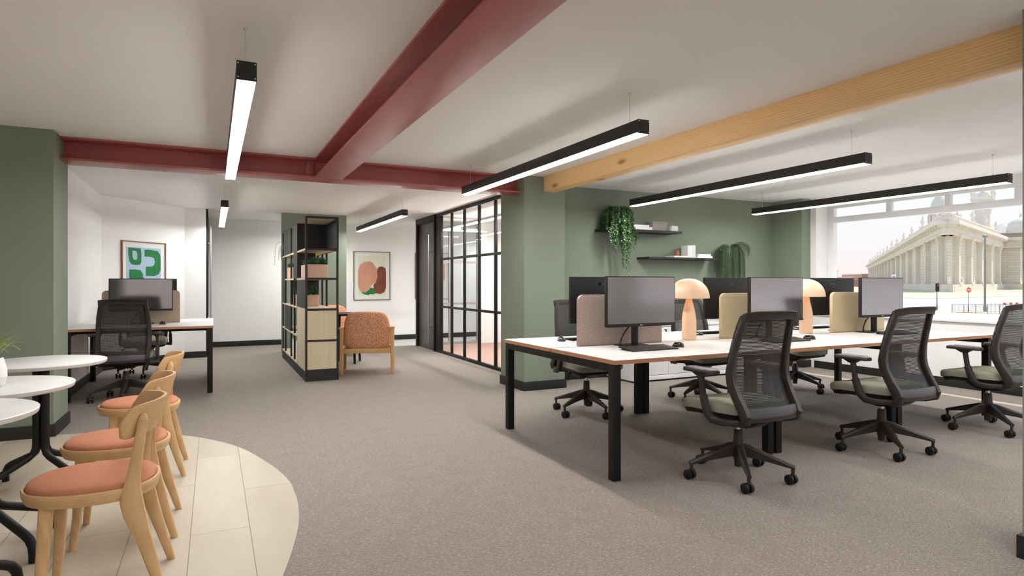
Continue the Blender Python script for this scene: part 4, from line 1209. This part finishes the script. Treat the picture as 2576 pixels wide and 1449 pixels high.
# ------------------------------------------------------------------ framed pictures
def picture(label, W, H, art, fw=0.012, fd=0.028, matw=0.08, bg='paper_cream', group=None):
    """local: seen from -Y, centre of the wall side at the origin"""
    t = thing('framed_picture', label, 'picture', (0, 0, 0), 0, group)
    w_, h_ = W / 2, H / 2
    MB().box(-w_, -fd, -h_, -w_ + fw, 0, h_).box(w_ - fw, -fd, -h_, w_, 0, h_).box(-w_ + fw, -fd, -h_, w_ - fw, 0, -h_ + fw).box(-w_ + fw, -fd, h_ - fw, w_ - fw, 0, h_).build('frame', 'frame_wood', t, smooth=False)
    MB().box(-w_ + fw, -0.010, -h_ + fw, w_ - fw, -0.002, h_ - fw).build('mount', 'mat', t, smooth=False)
    a, b = w_ - matw, h_ - matw * 1.1
    MB().box(-a, -0.011, -b, a, -0.010, b).build('paper', bg, t, smooth=False)
    for i, (mat, pts) in enumerate(art):
        q = [(max(-a, min(a, x)), max(-b, min(b, z))) for x, z in pts]
        d = 0.0115 + 0.0006 * i
        MB().loft([[(x, -d, z) for x, z in q], [(x, -d - 0.0004, z) for x, z in q]]).build('painted_shape', mat, t, smooth=False)
    MB().box(-w_ + fw, -0.020, -h_ + fw, w_ - fw, -0.018, h_ - fw).build('glazing', 'glass', t, smooth=False)
    return t
M['paper_cream'] = base('cream_paper', srgb(226, 220, 202), 0.8)
M['paper_blue'] = base('pale_blue_paper', srgb(172, 188, 212), 0.8)
M['art_green'] = mottled('painted_green', srgb(28, 118, 62), 0.8, 14, 0.12)
M['art_peach'] = mottled('painted_peach', srgb(206, 146, 120), 0.8, 6, 0.09)
M['art_brown'] = mottled('painted_brown', srgb(128, 66, 48), 0.8, 8, 0.18)
M['art_pink'] = base('painted_pink', srgb(226, 120, 110), 0.8)
def blob(cx, cz, rx, rz_, p=0.8, n=48, seed=0, j=0.03, flat=0.0):
    random.seed(seed); ph = [random.uniform(0, 6.28) for _ in range(4)]; o_ = []
    for k in range(n):
        a = 2 * pi * k / n; c_, s_ = cos(a), sin(a)
        m_ = 1 + j * (sin(3 * a + ph[0]) + 0.7 * sin(5 * a + ph[1]) + 0.5 * sin(9 * a + ph[2]))
        o_.append((cx + rx * m_ * math.copysign(abs(c_) ** p, c_), cz + rz_ * m_ * math.copysign(abs(s_) ** p, s_)))
    return o_
# far wall picture: peach and brown forms; px window x 889-981, y 632-755
def fx(px): return (px - 645 / 2 / 4.023 * 0 - 464.5) / (648 - 281) * 0.757
def fz(py): return (377 - py) / (627 - 127) * 1.0
A1 = [('art_green', [(fx(a), fz(b)) for a, b in ((345, 530), (370, 560), (400, 572), (432, 578), (440, 566), (480, 568), (520, 552), (530, 520), (460, 500), (380, 505))]),
      ('art_peach', [(fx(a), fz(b)) for a, b in ((325, 330), (340, 275), (362, 250), (400, 232), (440, 228), (470, 240), (488, 268), (512, 300), (520, 345), (512, 400), (514, 440), (480, 455), (455, 480), (438, 520), (400, 548), (360, 545), (332, 505), (325, 460))]),
      ('art_brown', [(fx(a), fz(b)) for a, b in ((516, 310), (535, 282), (570, 280), (600, 296), (610, 340), (610, 500), (590, 545), (550, 566), (510, 560), (484, 530), (478, 470), (505, 440), (518, 380))])]
pf = picture('framed print of peach and brown forms on the far white wall', 0.757, 1.0, A1, matw=0.085)
pf.location = (2.951, 12.6, 1.341)
# pale print with a pink circle, seen through the glass
pg = picture('framed print with a pink circle seen through the glass partition', 0.757, 1.0, [('art_pink', blob(0.12, 0.09, 0.22, 0.25, 1.0, seed=3, j=0.005))], matw=0.085)
pg.location = (4.25, 12.6, 1.341)
# green shapes on the angled wall; traced in the zoom of x 160-560
def gx(px): return (px - 581) / (740 - 422) * 0.763
def gz(py): return (364 - py) / 463.0
A2 = [('art_green', [(gx(a), gz(b)) for a, b in ((470, 178), (556, 180), (561, 210), (561, 270), (552, 288), (525, 292), (490, 288), (474, 262), (468, 215))]),
      ('paper_blue', [(gx(a), gz(b)) for a, b in ((498, 196), (524, 198), (531, 220), (531, 245), (524, 258), (506, 256), (497, 235))]),
      ('art_green', [(gx(a), gz(b)) for a, b in ((583, 186), (620, 184), (680, 190), (700, 215), (704, 260), (703, 320), (690, 350), (655, 365), (593, 363), (593, 300), (630, 300), (652, 290), (660, 265), (652, 240), (625, 232), (583, 232))]),
      ('art_green', [(gx(a), gz(b)) for a, b in ((475, 324), (510, 321), (555, 326), (570, 350), (575, 375), (590, 398), (640, 420), (690, 470), (680, 540), (600, 545), (560, 470), (545, 408), (520, 392), (477, 387))])]
pa = picture('framed print of green shapes on pale blue, on the angled white wall', 0.763, 1.0, A2, matw=0.08, bg='paper_blue')
av = Vector((-0.398 + 1.36, 10.98 - 9.88, 0)).normalized()
pc = Vector((-1.36, 9.88, 0)) + av * (0.294 + 0.763 / 2) + Vector((0, 0, 1.298)) + Vector((av.y, -av.x, 0)) * 0.002
pa.location = pc; pa.rotation_euler = (0, 0, math.atan2(av.y, av.x))

# ------------------------------------------------------------------ wall shelves, books, plants on the green wall
def wall_shelf(label, x0, x1, z0, z1, y0=6.20):
    o_ = MB(((x0 + x1) / 2, YG, z0)).box(x0, y0, z0, x1, YG, z1).build('wall_shelf', 'shelf_black', None, bevel=0.001)
    o_.location = ((x0 + x1) / 2, YG, z0)
    tag(o_, label, 'shelf', 'black floating shelves')
M['shelf_black'] = base('shelf_black', srgb(20, 20, 20), 0.55)
wall_shelf('upper black floating shelf on the green wall, holding the trailing plant', 4.33, 5.53, 1.842, 1.873)
wall_shelf('lower black floating shelf on the green wall with the upright white books', 4.985, 6.17, 1.504, 1.531)
S1, S2 = 1.8735, 1.5315
G_ = 'white books lying on the upper shelf'
book('book', 'lower of two white books lying beside the trailing plant', 'white_book', 4.80, 6.235, S1, 5.075, 6.42, S1 + 0.038, G_)
book('book', 'upper of two white books lying beside the trailing plant', 'white_book', 4.78, 6.245, S1 + 0.0385, 5.03, 6.42, S1 + 0.066, G_)
bin_('taupe lidded box in the middle of the upper shelf', 'grey_box', 5.10, 6.26, S1, 5.345, 6.42, S1 + 0.118, group=None)
G_ = 'white books lying at the far end of the upper shelf'
for k, (a, b, lab) in enumerate(((5.395, 5.475, 'bottom'), (5.385, 5.475, 'middle'), (5.385, 5.475, 'top'))):
    book('book', '%s white book of the three beside the taupe box' % lab, 'white_book', 5.375 + 0.004 * k, 6.23, S1 + 0.0235 * k, 5.49 + (0.004 if k % 2 else 0), 6.40, S1 + 0.0235 * k + 0.022, G_)
book('book', 'thin white book under the rust coloured stone', 'white_book', 5.42, 6.225, S2, 5.66, 6.40, S2 + 0.022, None)
t = thing('ornament', 'small rust coloured stone ornament on a white book', 'ornament', (5.505, 6.27, S2 + 0.0225))
MB().lathe([(0.0, 0.0), (0.022, 0.0), (0.031, 0.014), (0.033, 0.03), (0.028, 0.05), (0.018, 0.066), (0.008, 0.074), (0.0, 0.075)], n=20, cap=False).build('stone', 'rust', t, ang=60)
G_ = 'white books standing on the lower shelf'
for k, (w1, h) in enumerate(((0.085, 0.165), (0.022, 0.17), (0.02, 0.168))):
    x = 5.672 + (0, 0.089, 0.113)[k]
    b_ = book('book', ('thick white book standing on the lower shelf', 'first thin white book standing beside the thick one', 'second thin white book standing beside the thick one')[k], 'white_book', x, 6.25, S2, x + w1, 6.38, S2 + h, G_)
G_ = 'white books lying beside the fern'
book('book', 'lower white book lying between upright books and fern', 'white_book', 5.83, 6.235, S2, 6.10, 6.42, S2 + 0.026, G_)
book('book', 'upper white book lying between upright books and fern', 'white_book', 5.85, 6.245, S2 + 0.0265, 6.08, 6.42, S2 + 0.054, G_)

def leaf_disc(mb, c, nrm, r, n=7):
    nrm = Vector(nrm).normalized(); a = nrm.orthogonal().normalized(); b = nrm.cross(a)
    c = Vector(c)
    pts = [tuple(c + a * r * cos(2 * pi * k / n) * 1.0 + b * r * 0.85 * sin(2 * pi * k / n) + nrm * (0.15 * r if k % 2 else 0)) for k in range(n)] + [tuple(c + nrm * r * 0.22)]
    mb.add(pts, [(k, (k + 1) % n, n) for k in range(n)])
# trailing round-leaved plant
t = thing('trailing_plant', 'lush trailing plant with round leaves spilling over the upper shelf', 'potted plant', (4.57, 6.30, S1))
MB().lathe([(0.0, 0), (0.055, 0.0), (0.075, 0.13), (0.070, 0.13), (0.066, 0.118), (0.0, 0.118)], n=24, cap=False).build('pot', 'pot_grey', t, ang=40)
random.seed(21); mb = MB(); st = MB()
top = Vector((0, -0.02, 0.22))
for k in range(110):
    a = random.uniform(0, 2 * pi)
    R = random.uniform(0.10, 0.205)
    L = random.uniform(0.28, 0.62) * (0.8 if sin(a) > 0.3 else 1.0)
    if abs(a - 4.9) < 0.5 and random.random() < 0.55: L = random.uniform(0.6, 0.84)
    p = top + Vector((cos(a) * 0.02, sin(a) * 0.02, random.uniform(-0.03, 0.03))); trav = 0; pth = []
    v = Vector((cos(a), sin(a), random.uniform(0.2, 0.9))).normalized()
    pr = 1.0
    while trav < L:
        pth.append(tuple(p))
        p = p + v * 0.02; trav += 0.02
        rr = math.hypot(p.x, p.y)
        g = Vector((0, 0, -0.20))
        v = v + g
        if rr > R: v.x *= 0.25; v.y *= 0.25
        v = v.normalized()
        if p.z < -0.12:      # strands draw together as they hang
            p.x *= 0.975; p.x += 0.0004
        if p.y > 0.12: p.y = 0.12
        if p.z < 0.0 and p.y > -0.115: p.y = -0.115 - random.uniform(0, 0.015)
        for s_ in (1, -1):
            if random.random() < 0.86:
                off = Vector((random.uniform(-1, 1), random.uniform(-1, 1), random.uniform(-.4, .4))) * 0.014
                nr = Vector((p.x * 2 + random.uniform(-.5, .5), p.y * 2 - 0.3 + random.uniform(-.5, .5), 0.45 + random.uniform(-.3, .3)))
                leaf_disc(mb, p + off, nr, random.uniform(0.007, 0.0125) * (1.15 if p.z > -0.3 else 0.95))
    if len(pth) > 2: st.tube(pth, 0.0012, 4)
for dx, L in ((-0.205, 0.30), (0.08, 0.80), (-0.20, 0.34), (0.05, 0.84)):
    p = Vector((dx * 0.75, -0.12, 0.16)); pth = []
    n = int(L / 0.024)
    for j in range(n):
        pth.append(tuple(p)); p = p + Vector((dx * 0.02 * (j < 12) + 0.003 * sin(j * 0.6), -0.0006, -0.024))
        leaf_disc(mb, p + Vector((random.uniform(-.012, .012), 0, 0)), (random.uniform(-.4, .4), -1, 0.5), random.uniform(0.009, 0.015))
    st.tube(pth, 0.0013, 4)
for a in (2.9, 3.2, 0.7, 1.0, 2.2, 5.6):
    p = top.copy(); v = Vector((cos(a), sin(a) * 0.5, 0.75)).normalized(); pth = []
    for j in range(11):
        pth.append(tuple(p)); p = p + v * 0.022; v = (v + Vector((0, 0, -0.10))).normalized()
        leaf_disc(mb, p, (random.uniform(-.5, .5), -0.6, 0.8), 0.007)
    st.tube(pth, 0.0012, 4)
mb.build('foliage', 'leaf', t, smooth=False)
st.build('stem', 'fern', t)
# fern in a wall pot
t = thing('hanging_fern', 'feathery dark green fern hanging at the end of the lower shelf', 'potted plant', (6.47, 6.30, 1.56))
MB().lathe([(0.0, 0), (0.06, 0.0), (0.09, 0.12), (0.084, 0.12), (0.08, 0.10), (0.0, 0.10)], n=24, cap=False).build('pot', 'pot_grey', t, ang=40)
MB().box(-0.02, 0.08, 0.03, 0.02, 0.15, 0.09).build('bracket', 'black_metal', t)
random.seed(33); mb = MB(); st = MB()
for k in range(74):
    a = random.uniform(0, 2 * pi) if k % 3 else random.uniform(3.6, 5.8)
    if k > 64: a = random.uniform(-0.5, 0.3)
    R = random.uniform(0.09, 0.22)
    L = random.uniform(0.45, 0.85)
    if k > 68: R = 0.30; L = 0.42
    p = Vector((cos(a) * 0.03, sin(a) * 0.03, 0.11)); v = Vector((cos(a) * 0.9, sin(a) * 0.8, random.uniform(0.8, 1.4))).normalized(); trav = 0; pth = []
    while trav < L:
        pth.append(tuple(p)); p = p + v * 0.011; trav += 0.011
        v = v + Vector((0, 0, -0.16 if k <= 68 else -0.07))
        rr = math.hypot(p.x, p.y)
        if rr > R and v.z < 0: v.x *= 0.55; v.y *= 0.55
        v = v.normalized()
        if p.y > 0.11: p.y = 0.11
        if trav > 0.05:
            s_ = v.cross(Vector((cos(a + 0.4), sin(a + 0.4), 0.1))).normalized()
            tip = 1 - max(0, trav / L - 0.75) * 2.5
            for sg in (1, -1):
                q = p + (s_ * sg + v * 0.25 + Vector((0, 0, random.uniform(-.15, .15)))) * (random.uniform(0.020, 0.032) * tip)
                w_ = v * 0.0021
                mb.add([tuple(p - w_), tuple((p + q) / 2 + w_ * 1.2), tuple(q), tuple((p + q) / 2 - w_ * 1.2)], [(0, 3, 2, 1)])
    st.tube(pth, 0.0012, 4)
mb.build('foliage', 'fern', t, smooth=False)
st.build('stem', 'fern', t)
# ------------------------------------------------------------------ street outside the window
FW = Vector((sin(TH), cos(TH), 0)); RT = Vector((cos(TH), -sin(TH), 0))
def at(px, depth, z=0.0):
    """a point of the street, by bearing and distance"""
    return FW * depth + RT * (depth * (px - 1288) / F_PX) + Vector((0, 0, z))
GZ = -0.37
A1v = FW + RT * ((2110 - 1288) / F_PX); A2v = FW + RT * ((2857 - 1288) / F_PX)
C0 = at(2383, 100)
E1 = C0 + A1v * 259
P2 = C0 + A2v * 38.6
P3 = P2 + Vector((A2v.y, -A2v.x, 0)).normalized() * 3.6
P4 = P3 + A2v * 45
P5 = P4 + A1v * 200
tb = thing('civic_building', 'large pale stone classical building with pilasters, dome and tower across the street', 'building', (C0.x, C0.y, GZ))
O = Vector(tb.location)
xy = lambda p: (p.x, p.y)
MB(O).prism([xy(E1), xy(C0), xy(P2), xy(P3), xy(P4), xy(P5)], GZ, 11.2).build('wall', 'stone', tb, smooth=False)
faces = [(E1, C0, 17), (C0, P2, 5), (P2, P3, 0), (P3, P4, 5)]
def slab(mb, A, B, z0, z1, out):
    d = (B - A).normalized(); n_ = Vector((d.y, -d.x, 0))
    if n_.dot(A) > 0: n_ = -n_
    a = A - d * (out if False else 0); b = B
    ext = d * out
    mb.prism([xy(a - ext * 0.9 + n_ * out), xy(b + ext * 0.9 + n_ * out), xy(b - n_ * 1.0), xy(a - n_ * 1.0)], z0, z1)
def norm_of(A, B):
    d = (B - A).normalized(); n_ = Vector((d.y, -d.x, 0))
    return d, (-n_ if n_.dot(A) > 0 else n_)
pl, en, co, pa_ = MB(O), MB(O), MB(O), MB(O)
for A, B, n in faces:
    slab(pl, A, B, GZ, 0.9, 0.9)
    slab(en, A, B, 9.0, 10.3, 0.85); slab(en, A, B, 9.45, 9.52, 0.95)
    slab(co, A, B, 10.3, 10.65, 1.3); slab(co, A, B, 10.65, 11.3, 1.9)
    slab(pa_, A, B, 11.3, 12.25, 0.5); slab(pa_, A, B, 12.25, 12.45, 0.7)
    d, nn = norm_of(A, B); L = (B - A).length
    k = int(L / 1.4); k = min(k, 90)
    for i in range(k):
        c = A + d * (L * (i + 0.5) / k) + nn * 1.45
        co.box(c.x - 0.22, c.y - 0.22, 10.4, c.x + 0.22, c.y + 0.22, 10.66)
pl.build('plinth', 'stone_p', tb, smooth=False); en.build('entablature', 'stone_p', tb, smooth=False)
co.build('cornice', 'stone_p', tb, smooth=False); pa_.build('parapet', 'stone_p', tb, smooth=False)
for fi, (A, B, n) in enumerate(faces):
    d, nn = norm_of(A, B); L = (B - A).length
    for i in range(n):
        u = (i + 0.5) / n if fi else 1 - ((n - 1 - i + 0.25) / n) ** 1.0
        c = A + d * (L * u) + nn * 0.45
        hw = 0.75
        q = lambda a, b: xy(c + d * a + nn * b)
        mb = MB(O)
        mb.prism([q(-hw, -0.6), q(hw, -0.6), q(hw, 0.35), q(-hw, 0.35)], 0.9, 7.7)
        for z0, z1, e_ in ((0.9, 1.3, 0.18), (7.6, 7.75, 0.10), (7.75, 8.3, 0.06), (8.3, 8.75, 0.2), (8.75, 9.0, 0.36)):
            mb.prism([q(-hw - e_, -0.6), q(hw + e_, -0.6), q(hw + e_, 0.35 + e_), q(-hw - e_, 0.35 + e_)], z0, z1)
        mb.build('pilaster', 'stone_p', tb, smooth=False)
    m_ = (14, 4, 1, 3)[fi]
    for i in range(m_):
        c = A + d * (L * (i + 0.5) / m_ if fi else L * (1 - ((m_ - i - 0.5) / m_))) + nn * 0.2
        s_ = 1.0 + (0.25 if fi == 0 and i % 4 == 0 else 0)
        MB(O).box(c.x - 0.45, c.y - 0.45, 12.4, c.x + 0.45, c.y + 0.45, 12.9).lathe([(0.0, 0), (0.28, 0), (0.12, 0.3 * s_), (0.45, 0.8 * s_), (0.38, 1.05 * s_), (0.14, 1.25 * s_), (0.2, 1.45 * s_), (0.0, 1.9 * s_)], (c.x, c.y, 12.9), 10, cap=False).build('urn', 'stone_p', tb)
# window openings
for A, B, n, hts in ((C0, P2, 5, ((0.95, 1.9),)), (P3, P4, 3, ((1.2, 3.6), (4.9, 7.4)))):
    d, nn = norm_of(A, B); L = (B - A).length
    for i in range(n):
        for z0, z1 in hts:
            c = A + d * (L * (i + 1.0) / n) + nn * 0.02
            if (c - A).length > L - 1: continue
            w_ = 0.75
            pts = [(-w_, z0), (w_, z0), (w_, z1 - w_)] + [(w_ * cos(pi * k / 8), z1 - w_ + w_ * sin(pi * k / 8)) for k in range(9)] + [(-w_, z1 - w_)]
            MB(O).loft([[tuple(c + d * a + nn * b + Vector((0, 0, z))) for a, z in pts] for b in (-0.1, 0.12)]).build('window', 'win_dark', tb, smooth=False)
c = at(2364.6, 165)
dm = MB(O).lathe([(2.35, 13.0), (2.35, 19.3), (2.7, 19.5), (2.7, 19.9), (2.3, 20.0)], (c.x, c.y, 0), 24)
for k in range(12):
    a = 2 * pi * k / 12; dm.lathe([(0.22, 15.0), (0.22, 19.4)], (c.x + 2.6 * cos(a), c.y + 2.6 * sin(a), 0), 8)
dm.build('drum', 'stone_p', tb)
rg = []
N = 48
for k in range(12):
    a = pi / 2 * k / 11.5
    rg.append([(c.x + 2.35 * cos(a) * (1 + 0.03 * (j % 2)) * cos(2 * pi * j / N), c.y + 2.35 * cos(a) * (1 + 0.03 * (j % 2)) * sin(2 * pi * j / N), 20.0 + 5.0 * sin(a) ** 1.15 if a > 0 else 20.0) for j in range(N)])
MB(O).loft(rg).lathe([(0.5, 24.8), (0.45, 26.2), (0.55, 26.3), (0.2, 27.0), (0.0, 28.0)], (c.x, c.y, 0), 12).build('dome', 'lead', tb, smooth=False)
def sqr(mb, c, h, z0, z1, h2=None):
    h2 = h2 or h
    mb.loft([[tuple(c + A_ * a + B_ * b + Vector((0, 0, z0))) for a, b in ((-h, -h), (h, -h), (h, h), (-h, h))], [tuple(c + A_ * a + B_ * b + Vector((0, 0, z1))) for a, b in ((-h2, -h2), (h2, -h2), (h2, h2), (-h2, h2))]])
A_ = A2v.normalized(); B_ = Vector((-A_.y, A_.x, 0))
c = at(2473, 130)
tw = MB(O); sqr(tw, c, 1.35, 11, 18.2); sqr(tw, c, 1.5, 11, 12); sqr(tw, c, 1.75, 18.2, 18.7); sqr(tw, c, 2.0, 18.7, 19.0); sqr(tw, c, 1.8, 19.0, 20.3, 0.9); sqr(tw, c, 0.4, 20.3, 21.0)
tw.lathe([(0.3, 21.0), (0.45, 21.3), (0.1, 21.7), (0.0, 22.3)], (c.x, c.y, 0), 8)
for a in (-1, 1):
    for b in (-1, 1):
        q = c + A_ * 1.7 * a + B_ * 1.7 * b; tw.lathe([(0.25, 19.0), (0.12, 19.5), (0.32, 20.1), (0.0, 21.1)], (q.x, q.y, 0), 8)
tw.build('tower', 'stone_p', tb)
c = at(2568, 136)
MB(O).lathe([(2.6, 12.2), (2.6, 13.2), (2.3, 14.4), (1.4, 15.4), (0.3, 15.9), (0.0, 17.0)], (c.x, c.y, 0), 20).build('small_dome', 'lead', tb)
c = at(2520, 150)
rf = MB(O); sqr(rf, c, 3.6, 12.0, 15.6, 0.3); rf.build('roof', 'lead', tb, smooth=False)

for (px0, px1, dep, z1, mat, lab) in ((2088, 2107, 220, 5.3, 'white_wall', 'pale tower block far away beside the window frame'), (2146, 2165, 230, 3.2, 'brick_far', 'low reddish building far away behind the monitors'), (2168, 2184, 230, 4.3, 'brick_far', 'taller reddish building far away behind the monitors')):
    a, b = at(px0, dep), at(px1, dep)
    t = thing('distant_building', lab, 'building', (a.x, a.y, GZ))
    bk = FW * 14
    MB(t.location).prism([xy(a), xy(b), xy(b + bk), xy(a + bk)], GZ, z1).build('wall', mat, t, smooth=False)
    MB(t.location).prism([xy(a - RT * 0.3 - FW * 0.3), xy(b + RT * 0.3 - FW * 0.3), xy(b + bk), xy(a + bk)], z1, z1 + 0.3).build('roof', 'stone_p', t, smooth=False)
    wn = MB(t.location); n = 3; rows = int((z1 - 0.8) / 0.9)
    for r in range(rows):
        for k in range(n):
            p = a + (b - a) * ((k + 0.5) / n); z = 0.6 + r * 0.9
            wn.prism([xy(p - RT * 0.35 - FW * 0.06), xy(p + RT * 0.35 - FW * 0.06), xy(p + RT * 0.35 + FW * 0.1), xy(p - RT * 0.35 + FW * 0.1)], z, z + 0.45)
    wn.build('windows', 'win_dark', t, smooth=False)
def gpoly(name, pts, z, mat):
    return struct(name, MB().prism([xy(p) for p in pts], z - 0.06, z), mat, smooth=False)
gpoly('ground', [at(1500, 6) + Vector((3, 0, 0)), Vector((8.6, -40, 0)), Vector((500, -300, 0)), Vector((600, 600, 0)), Vector((8.6, 500, 0)), Vector((8.6, 10, 0))], GZ - 0.02, 'road')
gpoly('ground_bank', [at(2000, 66), at(2383, 62), at(2700, 78), P4 + A2v * 30, P4, C0 + A1v * 200, at(2100, 300), at(2000, 300)], GZ + 0.02, 'verge')
gpoly('pavement', [at(2050, 34), at(2400, 31), at(2700, 34), at(2700, 25), at(2400, 23), at(2050, 24)], GZ + 0.03, 'pave')
gpoly('pavement', [at(1900, 20), at(2300, 14), at(2700, 14), at(2700, 9.6), at(2300, 9.6), at(2050, 10.5), at(1900, 12)], GZ + 0.04, 'pave')
gpoly('road_line', [at(2050, 35.2), at(2400, 32.0), at(2700, 35.2), at(2700, 35.7), at(2400, 32.5), at(2050, 35.7)], GZ + 0.01, 'yellow')
gpoly('road_line', [at(1950, 21), at(2300, 18), at(2500, 17), at(2700, 18), at(2700, 18.5), at(2500, 17.5), at(2300, 18.5), at(1950, 21.5)], GZ + 0.01, 'yellow')

def street_pole(name, label, cat, px, dep, h, r=0.05):
    p = at(px, dep); t = thing(name, label, cat, (p.x, p.y, GZ + 0.03))
    MB().lathe([(r * 1.6, 0), (r * 1.6, 0.25), (r, 0.3), (r * 0.7, h)], n=10).build('pole', 'pole', t)
    return t
yaw = -TH
t = street_pole('street_lamp', 'tall slim grey street lamp post in front of the stone building', 'street lamp', 2478, 32.5, 3.95, 0.055)
MB().lathe([(0.05, 3.93), (0.12, 3.98), (0.12, 4.05), (0.0, 4.12)], n=12).build('lamp_head', 'pole', t)
t = street_pole('traffic_sign', 'round red no-entry sign on a thin post', 'traffic sign', 2436, 32, 1.35, 0.018)
fc = MB(); fc.mtx = Matrix.Rotation(yaw, 4, 'Z'); fc.tube([(0, -0.03, 1.15), (0, -0.045, 1.15)], 0.125, 24); fc.build('disc', 'sign_red', t, smooth=False)
fc = MB(); fc.mtx = Matrix.Rotation(yaw, 4, 'Z'); fc.box(-0.09, -0.052, 1.13, 0.09, -0.046, 1.17); fc.build('bar', 'sign_white', t, smooth=False)
t = street_pole('traffic_light', 'small traffic light on a grey post left of the sign', 'traffic light', 2357, 34, 1.35, 0.03)
fc = MB(); fc.mtx = Matrix.Rotation(yaw, 4, 'Z'); fc.box(-0.07, -0.09, 1.05, 0.07, 0.03, 1.5); fc.build('signal_head', 'plastic_d', t, bevel=0.01)
fc = MB(); fc.mtx = Matrix.Rotation(yaw, 4, 'Z'); fc.tube([(0, -0.09, 1.4), (0, -0.10, 1.4)], 0.045, 16); fc.build('red_lens', 'sign_red', t, smooth=False)
t = street_pole('parking_sign', 'white square street sign on a post before the long colonnade', 'traffic sign', 2248, 60, 2.6, 0.04)
fc = MB(); fc.mtx = Matrix.Rotation(yaw, 4, 'Z'); fc.box(-0.19, -0.06, 1.75, 0.19, -0.04, 2.33); fc.build('panel', 'sign_white', t, smooth=False)
M['sign_blue'] = base('sign_blue', srgb(120, 130, 190), 0.5)
fc = MB(); fc.mtx = Matrix.Rotation(yaw, 4, 'Z'); fc.tube([(0, -0.061, 2.1), (0, -0.066, 2.1)], 0.11, 20); fc.build('symbol', 'sign_blue', t, smooth=False)
# pedestrian railing
a, b = at(2395, 30.0), at(2545, 29.5); t = thing('street_railing', 'grey pedestrian railing along the pavement', 'railing', (a.x, a.y, GZ + 0.03))
mb = MB(t.location); d = (b - a)
for zz in (0.09, 0.5): mb.tube([tuple(a + Vector((0, 0, GZ + zz))), tuple(b + Vector((0, 0, GZ + zz)))], 0.012, 6)
for k in range(46): p = a + d * (k / 45); mb.tube([(p.x, p.y, GZ + 0.03), (p.x, p.y, GZ + 0.5)], 0.006 if k % 9 else 0.018, 5)
mb.build('rail', 'pole', t)
a, b = at(2514, 34.0), at(2560, 34.5); t = thing('road_barrier', 'red and white plastic road barrier', 'barrier', (a.x, a.y, GZ + 0.03))
d = b - a
for k in range(6):
    p, q = a + d * (k / 6), a + d * ((k + 1) / 6)
    MB(t.location).prism([xy(p - FW * 0.05), xy(q - FW * 0.05), xy(q + FW * 0.05), xy(p + FW * 0.05)], GZ + 0.32 if k % 2 else GZ + 0.03, GZ + 0.45).build('board', 'sign_red' if k % 2 else 'sign_white', t, smooth=False)
